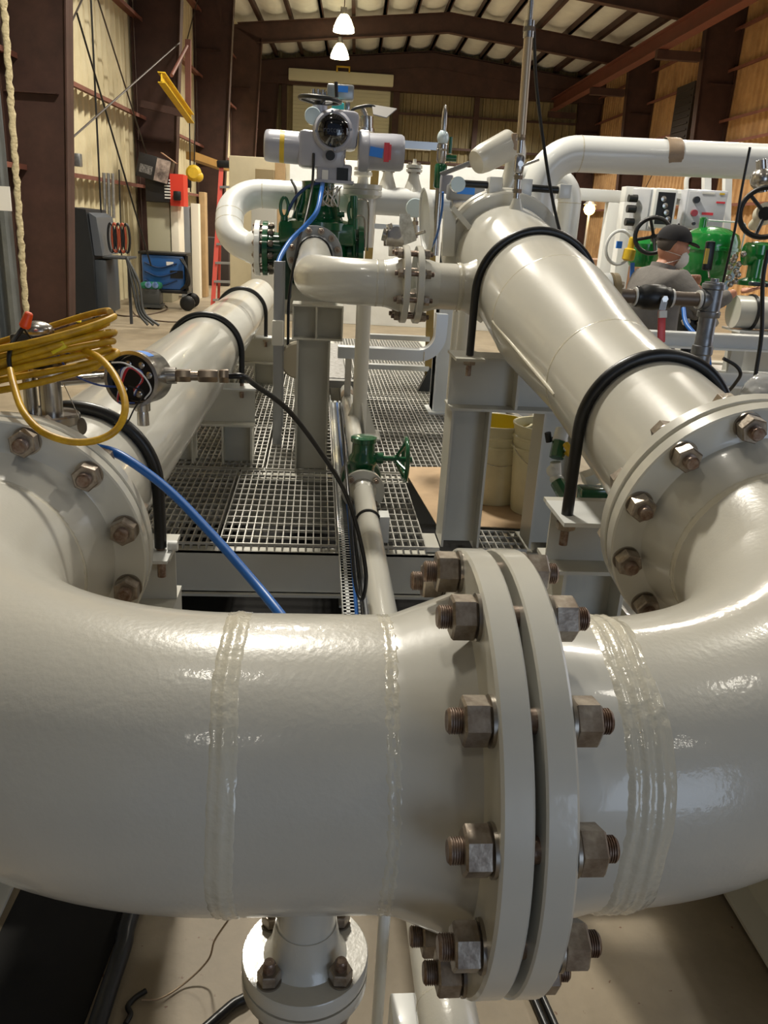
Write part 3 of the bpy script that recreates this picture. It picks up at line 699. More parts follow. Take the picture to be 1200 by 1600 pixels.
b = MB(); b.lathe(e, (-1, 0, 0), [(.016, 0), (.020, .006), (.020, .02), (.016, .03), (.014, .05)], 24).hexp(e-V((.05, 0, 0)), e-V((.085, 0, 0)), .026); b.cyl(e-V((.085, 0, 0)), e-V((.13, 0, 0)), .009); b.build('left_union', STEEL, t)
def wire(pts, m, r=.0016): return MB().tube(spline(pts, 6), r, 8).build('wire', m, t)
q = TC+td*.055
WR = mat('red_wire', '#b3222a', .4); WW = mat('white_wire', '#dcdcdc', .4); WB = mat('blue_wire', '#27407f', .4)
for k, (m, off) in enumerate(((WR, 0), (WW, .003), (WR, -.003), (WW, .006), (WB, .009))):
    wire([q+V((.01, -.01, -.02-off)), q+V((.03, -.02, .01+off)), q+V((.005-off, -.035, .03)), q+V((-.012, -.03, -.01+off)), q+V((-.02, -.02, -.04)), q+V((.0+off, -.005, -.045))], m)
wire([q+V((-.03, -.01, .035)), q+V((0, -.03, .038)), q+V((.03, -.03, .02)), q+V((.045, -.02, -.012)), q+V((.03, -.01, -.035))], WW)
wire([q+V((.0, -.01, -.01)), q+V((.03, -.02, -.02)), q+V((.01, -.02, -.055)), q+V((-.008, -.015, -.085)), q+V((-.035, 0, -.088))], BLK)
MB().cyl((-0.462,1.530,1.338), (-0.429,1.500,1.280), .0009, n=6).build('tag_wire', STEEL, t)
MB().sphere((-0.426,1.500,1.267), .009, (1, .1, 1.8), n=16).build('metal_tag', mat('dull_tag', '#7d7468', .4, .8), t, 'oval metal tag')
# yellow cable coil round the nozzle stack, one continuous cable with a long loop hanging in front
cx, cy, cz = NX-.035, NY-.015, 1.385
pts = []
for k in range(7*14):
    a = 2*pi*k/14; tt = k/14
    R1 = .170 + .008*sin(tt*2.3); R2 = .070+.006*sin(tt*3.1)
    zz = cz + .030 - .0125*tt + .005*sin(a*2+tt)
    pts.append(V((cx+R1*cos(a), cy-.02+R2*sin(a), zz + .10*cos(a)*.5)))
pts += [V((-0.446,1.580,1.392)), V((-0.391,1.500,1.397)), V((-0.344,1.430,1.375)), V((-0.316,1.370,1.340)), V((-0.322,1.340,1.308)), V((-0.350,1.325,1.290)), V((-0.393,1.320,1.286)), V((-0.442,1.330,1.299)), V((-0.483,1.370,1.322)), V((-0.515,1.430,1.350)), V((-0.537,1.480,1.370))]
t = thing('cable_coil', 'yellow cable coiled round the nozzle stack, one loop hanging over the left flange', 'cable', (cx, cy, 1.3))
MB().tube(spline(pts, 4), .0062, 10).build('cable', YEL, t)
MB().box(V((-0.466,1.530,1.405)), (.03, .012, .014), Matrix.Rotation(-.5, 3, 'Y'), .002).build('wrap_tape', mat('bright_yellow_tape', '#e6cf22', .5), t)
MB().tube(spline([(-0.544,1.500,1.364), (-0.548,1.510,1.385), (-0.548,1.530,1.407), (-0.540,1.550,1.425), (-0.531,1.560,1.438)]), .0042, 10).tube(spline([(-0.534,1.555,1.434), (-0.524,1.560,1.415), (-0.509,1.560,1.401), (-0.455,1.600,1.379), (-0.401,1.660,1.359), (-0.383,1.680,1.346)]), .002, 8).build('stripped_end', BLK, t, 'black stripped cable end and wire')
MB().tube(spline([(-0.477,1.550,1.395), (-0.462,1.540,1.372), (-0.443,1.550,1.349), (-0.416,1.600,1.324), (-0.380,1.650,1.312)]), .002, 8).build('blue_wire', WB, t)
MB().lathe((-0.532,1.555,1.434), (.25, 0, .6), [(.008, 0), (.0105, .004), (.0075, .028), (.005, .030)], 12).build('wire_nut', ORG, t, 'orange wire nut')
MB().tube(spline([(-0.555,1.550,1.386), (-0.530,1.530,1.396), (-0.505,1.550,1.406), (-0.493,1.580,1.414)]), .003, 8).build('grey_lead', mat('slate_cable', '#3d4a50', .5), t)

cable('cable', [HG, HG+V((.03, 0, .0)), (-0.129,1.780,1.300), (-0.062,1.880,1.226), (0.017,2.020,1.089), (0.092,2.150,0.935), (0.142,2.220,0.775), (0.169,2.250,0.638), (0.163,2.280,0.546), (0.144,2.330,0.568), (0.131,2.420,0.673), (0.121,2.550,0.781), (0.113,2.900,0.860), (0.110,3.400,0.892)], .0062, RUB, 'black cable arching from the transmitter down to the cable tray')
cable('cable', [(-0.438,1.500,1.237), (-0.406,1.500,1.227), (-0.351,1.470,1.221), (-0.263,1.420,1.178), (-0.174,1.340,1.123), (-0.095,1.250,1.075), (-0.044,1.170,1.052), (0.018,1.080,1.015), (0.076,1.020,0.954)], .0085, BLUE, 'thick blue cable hanging from the left flange down behind the lower left spool')

# riser assembly on top of the vessel
q = VQ(3.40); RX = V((q.x+.003, q.y, q.z+R16))
t = thing('bleed_riser', 'tall thin tubing riser with needle valves standing on top of the right vessel', 'instrument tubing', tuple(RX))
def zseg(b, z0, z1, r, n=20, lean=-.03): b.cyl(RX+V((lean*z0, 0, z0)), RX+V((lean*z1, 0, z1)), r, n=n); return b
zseg(MB().lathe(RX-V((0, 0, .02)), (0, 0, 1), [(.032, 0), (.028, .02), (.018, .05), (.016, .06)], 24), .03, .06, .012).build('nozzle', PAINT2, t)
b = MB(); zseg(b, .04, .13, .0135); zseg(b, .06, .075, .019, 6); zseg(b, .11, .125, .019, 6); b.build('tube_fitting', STEEL, t)
b = MB(); zseg(b, .205, .26, .0125); zseg(b, .25, .27, .018, 6); b.build('tube_fitting', STEEL, t)
def needle(z, sgn):
    b = MB(); c = RX+V((-.03*z, 0, z)); b.box(c, (.036, .03, .07), bev=.010); b.cyl(c-V((0, .016, 0)), c-V((0, .03, 0)), .011, n=20); b.cyl(c+V((sgn*.01, -.02, -.005)), c+V((sgn*.07, -.03, .02 if sgn > 0 else -.02)), .0055, n=12); b.build('needle_valve', STEEL, t)
needle(.165, 1)
b = MB(); zseg(b, .26, .62, .0165); b.build('riser_tube', mat('tan_tube', '#b8a68d', .35, .5), t)
b = MB(); zseg(b, .60, .655, .020); zseg(b, .65, .74, .010); zseg(b, .62, .635, .023, 6); b.build('tube_fitting', STEEL, t)
needle(.775, -1)
b = MB(); zseg(b, .81, .835, .010); zseg(b, .835, .86, .012); zseg(b, .86, .875, .0135, 6); zseg(b, .875, .90, .008); zseg(b, .885, .895, .012); b.build('end_plug', STEEL, t)
cable('cable', [(0.821,3.600,2.411), (0.843,3.550,2.202), (0.890,3.500,1.969), (0.942,3.450,1.755), (1.002,3.400,1.574), (1.091,3.500,1.459)], .0065, RUB, 'black cable hanging beside the tall riser over the right vessel')

# curved davit pipe and cover tube behind the closure
t = thing('davit_pipe', 'short cream tube and curved arm rising behind the vessel closure', 'pipe', (0.848,3.950,1.812))
MB().tube(spline([(0.725,4.050,1.724), (0.827,4.050,1.780), (0.886,4.050,1.859), (0.902,4.050,1.971), (0.887,4.050,2.051)]), .045, 28).build('curved_arm', PAINT2, t)
b = MB(); p0, p1 = V((0.691,3.900,1.925)), V((0.862,3.980,2.020)); b.lathe(p0, p1-p0, [(.02, -.004), (.050, 0), (.056, .012), (.062, .05), (.064, .12), (.066, .20), (.06, .20), (.02, .19)], 40); b.build('cover_tube', PAINT, t)
MB().box(V((0.860,3.930,2.021)), (.035, .05, .07), bev=.008).build('tape_wrap', TAPEB, t)
q = (0.725,4.050,1.724); MB().cyl((q[0], q[1], GZ), (q[0], q[1], q[2]+.02), .03, n=20).build('stand', PAINT2, t)

# white square brackets around the closure gauge are part of the vessel; lever valve behind it
t = thing('lever_valve', 'grey lever valve with flat handle left of the curved davit pipe', 'valve', (0.646,4.400,1.844))
b = MB(); b.bar((0.609,4.400,1.896), (0.755,4.300,1.958), .05, .014, bev=.004); b.build('lever', mat('grey_lever', '#777a80', .45), t)
MB().box(V((0.643,4.450,1.852)), (.06, .06, .09), bev=.008).build('body', GREY, t)
t = thing('actuator_box', 'small grey valve positioner with blue tape left of the vessel closure', 'instrument box', (0.698,4.200,1.805))
MB().box(V((0.704,4.200,1.808)), (.175, .10, .075), bev=.012).build('housing', mat('box_grey', '#8d8f93', .4, .3), t)
MB().box(V((0.697,4.145,1.818)), (.085, .003, .038)).build('tape', BLUET, t, 'square of blue tape')
b = MB().box(V((0.692,4.200,1.758)), (.11, .08, .05), bev=.006).cyl(V((0.735,4.200,1.740)), V((0.740,4.200,1.681)), .016).cyl(V((0.675,4.200,1.737)), V((0.680,4.200,1.678)), .016); b.build('yoke', STEEL, t)
q = (0.715,4.200,1.680); MB().cyl((q[0], q[1], GZ), (q[0], q[1], q[2]+.05), .025, n=18).build('stand', PAINT2, t)
cable('cable', [(0.608,4.300,1.809), (0.616,4.350,1.720), (0.633,4.600,1.593), (0.617,4.800,1.485), (0.618,4.900,1.338)], .006, BLUE, 'blue cable hanging left of the grey positioner box')

# ---------------------------------------------------------------- green diverter valve and its actuator
VX, VY, VZ = VC
t = thing('diverter_valve', 'large green four-way diverter valve body behind the mid-size elbow', 'valve', (VX, VY, VZ-.2)); DV = t
b = MB()
b.lathe((VX+.02, VY, VZ-.20), (0, 0, 1), [(.12, 0), (.19, .03), (.205, .10), (.205, .33), (.215, .335), (.215, .375), (.19, .385), (.12, .40), (.115, .42)], 48)
b.build('body', GREEN, t)
b = MB(); b.bb(VX-.20, VX+.24, VY-.16, VY+.16, VZ+.05, VZ+.175, .02); b.build('bonnet_flange', GREEN, t)
MB().lathe((VX+.02, VY, VZ+.16), (0, 0, 1), [(.14, 0), (.12, .04), (.095, .12), (.085, .19), (.095, .20), (.095, .235), (.06, .24)], 36).build('yoke', GREEN, t)
b = MB()
for a in (.4, 1.4, 2.5, 3.6, 4.7, 5.8): b.poly([(VX+.02+.06*cos(a), VY+.06*sin(a), VZ+.17), (VX+.02+.17*cos(a), VY+.17*sin(a), VZ+.17), (VX+.02+.085*cos(a), VY+.085*sin(a), VZ+.37), (VX+.02+.06*cos(a), VY+.06*sin(a), VZ+.37)], (.014*sin(a), -.014*cos(a), 0))
b.build('yoke_rib', GREEN, t)
for sx in (-.19, .20):
    b = MB(); c0 = V((VX+.02+sx, VY-.12, VZ+.245)); b.tube([c0+V((.022*cos(a), 0, .052*sin(a))) for a in [2*pi*i/24 for i in range(24)]], .010, 10, closed=True); b.cyl(c0-V((0, 0, .05)), c0-V((0, 0, .085)), .022, n=16); b.build('lifting_eye', GREEN, t)
MB().bb(VX-.19, VX-.12, VY-.22, VY-.12, VZ-.26, VZ+.02, .01).build('side_lug', mat('dark_green', '#07301f', .3, coat=.4), t)
for s, zf in ((-1, 0), (1, 0)):
    MB().lathe((VX+s*.19, VY, VZ+.01), (s, 0, 0), [(.095, -.10), (.095, .07), (.155, .075), (.155, .105), (.09, .107)], 44).build('flange', GREEN, t)
MB().lathe((VX+.01, VY-.17, VZ), (0, -1, 0), [(.10, -.08), (.10, .0), (.15, .005), (.15, .05), (.09, .052)], 40).build('flange', GREEN, t)
b = MB(); p0 = V((0.208,5.000,1.456)); p1 = V((0.195,5.000,1.785)); b.cyl(p0, p1, .012, n=14).cyl(p0+(p1-p0)*.80, p1, .022, n=16).cyl(p0+(p1-p0)*.45, p0+(p1-p0)*.62, .026, n=16); b.build('relief_line', GREEN, t)
MB().tube(spline([(0.206,5.000,1.765), (0.265,5.000,1.765), (0.283,5.000,1.707), (0.286,5.000,1.489)]), .005, 8).tube(spline([(0.210,5.000,1.679), (0.247,5.000,1.678), (0.264,5.000,1.636), (0.267,5.000,1.488)]), .005, 8).build('tubing', STEEL, t)
b = MB(); b.cyl((0.104,5.050,1.680), (0.145,5.050,1.683), .016).cyl((-0.125,5.000,1.668), (-0.099,5.000,1.669), .012).tube([(-0.129,5.000,1.702), (-0.128,5.000,1.633)], .006); b.build('vent_cock', GREEN, t)
bolts(t, (VX-.278-.014, VY, VZ+.01), (1, 0, 0), .132, 12, .032, .066, ext=.006)
# left loop pipe
t = thing('loop_pipe', 'white pipe loop left of the green valve, rising and turning back to the right', 'pipe', tuple((-0.527,5.100,1.458)))
A = V((-0.534,5.100,1.447)); B = V((-0.545,5.420,1.777)); F = V((VX-.295-.014, VY, VZ+.01)); A.z = F.z; A.y = VY
E_ = V((1.05, 5.45, B.z))
def fillet(p, q, r, R, n=14):
    a = (V(p)-V(q)).normalized(); c = (V(r)-V(q)).normalized(); th = a.angle(c)/2; L = R/math.tan(th); P0 = V(q)+a*L; P1 = V(q)+c*L
    ctr = V(q)+(a+c).normalized()*(R/sin(th)); u0 = P0-ctr; u1 = P1-ctr; w = u0.angle(u1)
    return [ctr+(u0*sin((1-k/n)*w)+u1*sin(k/n*w))/sin(w) for k in range(n+1)]
L6 = .084
arcA = fillet(F, A, B, .17); arcB = fillet(A, B, E_, .19)
MB().tube([F+V((-.07, 0, 0))]+arcA, L6, 40, False).build('elbow', WHITEP, t)
MB().tube([arcA[-1], arcB[0]], L6, 40, False).build('riser', WHITEP, t)
MB().tube(arcB, L6, 40, False).build('elbow', WHITEP, t)
MB().tube([arcB[-1], E_], L6, 40).build('header', WHITEP, t)
for q_, dd in ((arcA[-1], B-A), (arcA[0], V((1, 0, 0))), (arcB[0], B-A), (arcB[-1], V((1, 0, 0)))): weld(t, q_, dd, L6, .01, .0016, 1, 31, 48)
wn_flange(t, F, (-1, 0, 0), .158, .034, .10, L6, .09, WHITEP, 44)
for (uu, vv) in ((605, 292), (645, 296)):
    c_ = V((0.419,5.450,1.832)) if uu == 605 else V((0.581,5.450,1.829)); c_.z = E_.z
    MB().lathe(c_+V((0, 0, L6-.03)), (0, 0, 1), [(.07, 0), (.055, .03), (.034, .09), (.03, .12), (.05, .125), (.05, .14), (.03, .142), (.05, .147), (.05, .165), (.02, .166), (.012, .18), (.010, .20)], 28).build('vent_nozzle', PAINT2, t)
    b = MB()
    for k in range(4):
        a = k*pi/2+.6; b.hexp(c_+V((.040*cos(a), .040*sin(a), L6+.085)), c_+V((.040*cos(a), .040*sin(a), L6+.15)), .018)
    b.build('nut', NUTM, t)
cable('cable', [(-0.163,5.000,1.536), (-0.151,5.250,1.668), (-0.143,5.300,1.796), (-0.176,5.350,1.864)], .008, BLK, 'short black cable over the white header, left of the green valve')
# electric actuator
AY = 5.08
t = thing('valve_actuator', 'big grey electric valve actuator with black round window on top of the green valve', 'valve actuator', (VX+.02, VY, VZ+.4))
aL, aM, aR = V((-0.318,5.080,2.027)), V((-0.086,5.080,2.021)), V((0.431,5.080,2.031))
MB().lathe(aL, aM-aL, [(.06, -.004), (.075, 0), (.083, .008), (.086, .03), (.086, .26), (.02, .26)], 44).build('motor_cover', GREY, t)
MB().lathe(aL+(aM-aL)*.37, aM-aL, [(.0, 0), (.0872, 0), (.0872, .026), (0, .026)], 44).build('yellow_label', YEL2, t)
b = MB(); c_ = V((0.059,5.060,2.044)); b.box(V((0.005,5.080,2.016)), (.27, .20, .195), Matrix.Rotation(.03, 3, 'Y'), .03); b.box(V((0.111,5.080,2.129)), (.19, .19, .20), Matrix.Rotation(.05, 3, 'Y'), .03)
b.lathe(V((0.063,5.000,2.112)), (0, -1, 0), [(.115, 0), (.108, .05), (.095, .07), (.02, .07)], 44); b.build('gear_case', GREY, t)
dc = V((0.065,4.920,2.111))
MB().lathe(dc, (0, -1, 0), [(.085, 0), (.084, .012), (.078, .022), (.06, .032), (.03, .038), (.001, .040)], 44).build('window_dome', mat('gloss_black', '#0b0c10', .1, coat=1), t, 'glossy black round window')
tm = text_mesh('rotork', .042, .001)
inst('lettering', tm, mat('faint_lettering', '#3c3e46', .4), t, Matrix.Translation(dc+V((0, -.043, .0))) @ Matrix.Rotation(pi/2, 4, 'X'))
b = MB()
for a in (.0, pi/2, pi, 3*pi/2): b.cyl(dc+V((.096*cos(a+.1), .0, .096*sin(a+.1))), dc+V((.096*cos(a+.1), -.01, .096*sin(a+.1))), .007, n=12)
b.build('screw', STEEL, t)
m0 = V((0.213,5.080,2.028)); b = MB(); b.lathe(m0, aR-m0, [(.03, 0), (.105, 0), (.112, .01), (.112, .055), (.098, .06), (.10, .20), (.098, .245), (.088, .26), (.02, .262)], 44); b.build('terminal_cover', GREY, t)
q = V((0.310,4.975,2.020)); MB().box(q, (.075, .004, .05), Matrix.Rotation(.12, 3, 'Y')).build('blue_tape', BLUET, t)
MB().box(V((0.368,4.975,2.023)), (.03, .006, .10)).box(V((0.386,4.972,2.024)), (.014, .008, .08)).build('red_sticker', mat('red_sticker', '#c9404c', .5), t)
b = MB(); b.cyl(V((0.052,5.000,1.990)), V((0.052,4.940,1.986)), .026, n=24); b.build('selector_knob', BLK, t)
b = MB(); b.cyl(V((0.053,5.020,1.991)), V((0.052,4.960,1.987)), .038, n=28); b.build('selector_collar', GREY, t)
b = MB(); b.box(V((0.078,5.080,1.898)), (.20, .18, .10), bev=.015); b.box(V((0.080,5.080,1.854)), (.22, .20, .016)); b.build('base', GREY, t)
MB().box(V((0.124,4.985,1.893)), (.065, .006, .07)).build('dark_plate', BLK, t)
MB().box(V((0.026,4.985,1.887)), (.035, .004, .05)).build('name_label', WHT, t)
c_ = V((-0.013,5.020,2.271)); wheel(t, c_, (.05, 0, 1), .112, .012, BLK, 3, .02, .03)
MB().cyl(c_, V((-0.006,5.020,2.129)), .024, n=20).cyl(c_-V((0, 0, .03)), c_-V((0, 0, .07)), .042, n=20).build('handwheel_stem', GREY, t)
MB().cyl(V((0.078,5.000,2.287)), V((0.072,5.000,2.362)), .010, n=12).build('wheel_handle', BLK, t)
MB().lathe(V((-0.050,5.000,2.183)), (0, -1, 0), [(.045, 0), (.046, .03), (.042, .034), (.01, .034)], 30).build('gauge', GLASS, t)
for i in range(8):
    MB().tube(spline([V((0.043,5.050,1.833))+V((.02*i-.06, 0, .0)), V((0.044,5.020,1.798))+V((.03*sin(i*2.1), -.03, -.02-.01*(i % 3))), V((0.056,5.020,1.764))+V((.05*sin(i*1.3), -.02, -.04)), V((0.065,5.020,1.827))+V((.05*cos(i), 0, 0))], 6), .0035, 6).build('loose_wire', WW if i % 2 else mat('tan_wire', '#a39982', .5), t)
# instruments behind the actuator
t = thing('flow_transmitter', 'grey transmitter head with blue tape standing behind the actuator handwheel', 'transmitter', (0.108,5.600,2.228))
MB().box(V((0.110,5.600,2.390)), (.165, .09, .085), bev=.012).build('head', mat('transmitter_grey', '#8f9396', .35, .5), t)
MB().box(V((0.120,5.552,2.405)), (.07, .003, .035)).build('tape', BLUET, t, 'blue tape')
MB().box(V((0.096,5.500,2.295)), (.075, .05, .05), bev=.008).build('teal_label', mat('teal_label', '#3fb7b8', .5), t)
b = MB(); b.cyl(V((0.104,5.600,2.336)), V((0.110,5.600,2.192)), .03, n=18).box(V((0.156,5.560,2.306)), (.03, .05, .06), bev=.005)
for i in range(5): b.cyl(V((-0.059,5.600,2.372))+V((i*.03, 0, 0)), V((-0.059,5.600,2.400))+V((i*.03, 0, 0)), .013, n=12)
b.build('manifold', STEEL, t)
MB().bar(V((-0.070,5.620,2.363)), V((0.040,5.620,2.374)), .05, .03).build('manifold_bar', STEEL, t)
t = thing('sunshade_valve', 'small steel valve with bent black handle and tilted grey plate right of the actuator window', 'valve', (0.268,5.600,2.238))
MB().tube(spline([(0.172,5.500,2.240), (0.182,5.500,2.283), (0.220,5.500,2.303), (0.306,5.500,2.315), (0.380,5.500,2.263)]), .010, 10).build('bent_handle', BLK, t)
MB().poly([(0.302,5.500,2.319), (0.456,5.500,2.307), (0.392,5.450,2.248), (0.310,5.450,2.261)], (0, 0, .006)).build('plate', mat('plate_grey', '#8b8987', .5, .3), t)
b = MB().cyl(V((0.275,5.600,2.267)), V((0.278,5.600,2.195)), .045, n=24).cyl(V((0.249,5.600,2.309)), V((0.275,5.600,2.257)), .02, n=16).lathe(V((0.271,5.600,2.180)), (0, 0, 1), [(.06, 0), (.06, .02), (.04, .025)], 24); b.build('body', STEEL, t)
# pipe end with flange under the terminal cover
t = thing('branch_stub', 'cream vertical nozzle with wide round blind flange right of the green valve', 'pipe', (0.260,5.300,1.818))
b = MB(); q = V((0.257,5.300,1.800)); b.lathe(q, (0, 0, 1), [(.08, -.30), (.085, -.02), (.12, 0), (.12, .025), (.115, .03), (.12, .035), (.12, .06), (.035, .062), (.03, .10), (.055, .11), (.055, .13), (.03, .135), (.055, .14), (.055, .155), (.02, .16)], 36); b.build('nozzle', PAINT2, t)
# vertical strut with cable bundle
t = thing('strut_post', 'slim grey metal strut with blue cable on it, left of the green valve', 'post', (-.30, 4.45, GZ))
sx0 = V((-0.204,4.450,1.198)).x
MB().bb(sx0-.025, sx0+.025, 4.43, 4.47, GZ, V((-0.207,4.450,1.432)).z, .003).bb(sx0+.026, sx0+.032, 4.44, 4.50, GZ+.1, V((-0.207,4.450,1.432)).z).build('channel', mat('strut_grey', '#a7aaae', .4, .6), t)
MB().box((sx0, 4.40, V((-0.204,4.400,1.070)).z), (.06, .04, .13), bev=.006).build('label_box', WHT, t)
MB().lathe((sx0+.11, 4.5, V((-0.151,4.500,0.921)).z), (0, -1, 0), [(.09, 0), (.10, .01), (.10, .05), (.09, .06), (.01, .06)], 30).build('round_fitting', mat('beige_fitting', '#b3ab97', .5), t)
cable('cable', [(-0.209,4.440,1.419), (-0.193,4.500,1.462), (-0.147,4.600,1.536), (-0.071,4.650,1.614), (-0.014,4.680,1.688), (0.007,4.800,1.790), (0.013,5.000,1.840)], .013, BLUE, 'thick blue cable running from the strut up across the green valve to the actuator')
cable('cable', [(-0.180,5.000,1.682), (-0.137,4.980,1.759), (-0.073,4.980,1.817), (-0.001,5.000,1.846)], .009, mat('dark_blue_cable', '#24406e', .4), 'dark blue cable arching to the actuator base from the left')
cable('cable', [(-0.041,4.980,1.993), (-0.044,4.900,1.823), (-0.072,4.700,1.653), (-0.109,4.600,1.522), (-0.149,4.500,1.262), (-0.151,4.460,0.997)], .008, BLK, 'black cable running down the front of the green valve')
# instruments behind the mid-size spool
t = thing('block_valve_manifold', 'steel block valve manifold with speckled white plate above the mid-size spool', 'instrument valves', (0.384,4.200,1.558))
b = MB(); b.box(V((0.376,4.200,1.582)), (.10, .08, .08), bev=.01).cyl(V((0.369,4.200,1.542)), V((0.371,4.200,1.497)), .025).cyl(V((0.374,4.160,1.606)), V((0.369,4.100,1.607)), .03, n=24).cyl(V((0.312,4.200,1.596)), V((0.337,4.200,1.591)), .03, n=18).cyl(V((0.338,4.200,1.645)), V((0.352,4.200,1.610)), .016)
b.build('block_body', STEEL, t)
MB().poly([(0.377,4.050,1.693), (0.423,4.050,1.696), (0.444,4.050,1.646), (0.464,4.050,1.578), (0.407,4.050,1.554), (0.392,4.050,1.606), (0.377,4.050,1.642)], (0, .012, 0)).build('cover_plate', mat('speckled_white', '#dfe3e4', .5, col2='#a9aaa8', vscale=28), t)
MB().bar(V((0.324,4.250,1.566)), V((0.403,4.250,1.570)), .06, .05).build('brown_block', mat('brown_block', '#6a5b47', .5), t)
t = thing('pressure_gauge', 'round pressure gauge above the speckled white plate', 'gauge', (0.487,4.400,1.720))
MB().lathe(V((0.487,4.400,1.726)), (-.2, -1, .1), [(.045, 0), (.047, .025), (.043, .03), (.01, .030)], 32).build('dial', GLASS, t); MB().cyl(V((0.489,4.400,1.689)), V((0.500,4.400,1.584)), .011).hexp(V((0.491,4.400,1.667)), V((0.492,4.400,1.646)), .03).build('stem', STEEL, t)
MB().cyl((0.499,4.400,1.590), (0.397,4.220,1.570), .010, n=12).build('tube', STEEL, t)
t = thing('disc_shield', 'thin white upright disc seen nearly edge-on above the small flange joint', 'disc', (0.500,4.100,1.669))
MB().lathe(V((0.500,4.100,1.671)), (1, .06, .1), [(.135, 0), (.145, 0), (.145, .02), (.135, .02)], 48, False, True).lathe(V((0.500,4.100,1.671)), (1, .06, .1), [(.001, .008), (.137, .008), (.137, .012), (.001, .012)], 40).build('disc', WHITEP, t)
MB().cyl((0.507,4.100,1.620), (0.400,4.180,1.577), .008, n=12).build('mount_rod', STEEL, t)
t = thing('relief_valve', 'slim upright relief valve with glass ball and green body beside the brown ladder rail', 'valve', (0.685,5.000,1.833))
b = MB(); x0 = V((0.685,5.000,1.833)); z1 = V((0.663,5.000,2.119)).z - x0.z
b.lathe(x0, (0, 0, 1), [(.022, -.35), (.022, .0), (.02, .15), (.03, .17), (.03, .25), (.022, .26), (.026, z1-.08), (.034, z1-.06), (.015, z1-.05)], 24); b.build('pipe', STEEL, t)
MB().sphere(x0+V((0, 0, z1)), .034, (1, 1, 1.25)).build('sight_glass', GLASS, t)
MB().lathe(x0+V((0, 0, z1+.04)), (0, 0, 1), [(.016, 0), (.017, .03), (.015, .09), (.009, .12), (.003, .13)], 20).build('cap', STEEL, t)
MB().lathe(x0+V((0, 0, .02)), (0, 0, 1), [(.03, 0), (.036, .01), (.036, .12), (.03, .13)], 24).build('green_body', GREEN, t)
MB().cyl(V((0.729,5.000,2.016))-V((.035, 0, 0)), V((0.729,5.000,2.016))+V((.04, 0, 0)), .018, n=20).cyl(V((0.731,5.000,2.040)), V((0.731,5.000,2.126)), .010, n=10).build('side_valve', GREEN, t)

# fibreglass platform ladder standing on the grating
t = thing('step_ladder', 'ladder with brown fibreglass rails standing on the grating behind the spools', 'ladder', (0.594,6.374,0.450))
yl = 6.1
LF, RF = V((0.329,6.018,0.450)), V((0.858,6.270,0.450)); LF.y = RF.y = yl; LF.z = RF.z = GZ+.01
LT, RT = V((0.394,6.250,2.031)), V((0.802,6.250,2.164)); LT.z = RT.z = (0.621,6.250,2.195)[2]
for p_, q_ in ((LF, LT), (RF, RT)): MB().bar(p_, q_, .055, .03, up=(0, 1, 0)).build('rail', WOODR, t)
zs = [.62, .84, 1.10, 1.36, 1.62, 1.80]
for z_ in zs:
    f_ = (z_-GZ)/(LT.z-GZ); MB().bar(LF.lerp(LT, f_), RF.lerp(RT, (z_-GZ)/(RT.z-GZ)), .07, .035).build('rung', ALU, t)
MB().bar(LT+V((-.04, 0, -.02)), RT+V((.02, 0, -.02)), .08, .05).build('top_bar', ALU, t)
for p_ in (LF, RF): MB().poly([p_+V((-.08, -.03, 0)), p_+V((.04, -.03, 0)), p_+V((.04, -.03, .16)), p_+V((-.0, -.03, .18))], (0, .06, 0)).build('rubber_foot', RUB, t)
# aluminium cable channel with a bend
t = thing('cable_channel', 'bare aluminium cable channel crossing behind the pipe stand and bending upward', 'cable channel', (0.436,5.250,0.867))
pts = [V((0.140,5.250,0.858)), V((0.665,5.250,0.864))]; pts[1].z = pts[0].z; top = V((0.791,5.250,1.125)); k1 = V((top.x, 5.25, pts[0].z))
path = [pts[0]]+fillet(pts[0], k1, top+V((0, 0, .01)), .14, 10)+[V((top.x, 5.25, top.z))]
b = MB(); rings = []
for i, p_ in enumerate(path):
    tt = (path[min(i+1, len(path)-1)]-path[max(i-1, 0)]).normalized(); nn = V((-tt.z, 0, tt.x))
    rings.append([b.bm.verts.new(p_+nn*a+V((0, c__, 0))) for a, c__ in ((-.036, -.05), (.036, -.05), (.036, .05), (-.036, .05))])
b.skin(rings); b.build('channel', mat('alu_channel', '#c4c8cc', .35, .6), t, smooth=30)
b = MB(); b.bar(pts[0]+V((.55, -.052, .03)), pts[0]+V((.55, -.052, -.03)), .01, .006); b.build('joint', STEEL, t)
MB().bb(pts[0].x+.05, pts[0].x+.09, 5.22, 5.28, GZ, pts[0].z-.036).build('bracket', STEEL, t)

# buckets
def bucket(c, label, r0=.125, r1=.15, h=.37, inner=None, band=True):
    t = thing('bucket', label, 'bucket', c); c = V(c)
    MB().lathe(c, (0, 0, 1), [(.001, .003), (r0, 0), (r0+.002, .01), (r1-.004, h*.72), (r1+.006, h*.73), (r1+.006, h*.75), (r1-.003, h*.76), (r1, h*.84), (r1+.006, h*.85), (r1+.006, h*.87), (r1, h*.88), (r1+.001, h-.01), (r1+.007, h-.008), (r1+.007, h), (r1-.003, h)], 48, False).build('pail', BUCK, t)
    MB().lathe(c, (0, 0, 1), [(r1-.003, h), (r1-.006, h*.8), (r0-.003, .02), (.001, .012)], 48, False).build('inside', inner or BUCK, t)
    MB().tube([c+V((r1*cos(a)*1.04, -r1*sin(a)*1.02, h*.80-.10*sin(a))) for a in [pi*i/20 for i in range(21)]], .002, 6).build('bail_handle', STEEL, t)
    return t
bucket((.835, 3.58, GZ+.008), 'plastic bucket with yellow inside standing on the brown paper, left of its twin', inner=mat('yellow_paint_inside', '#c9b52e', .5))
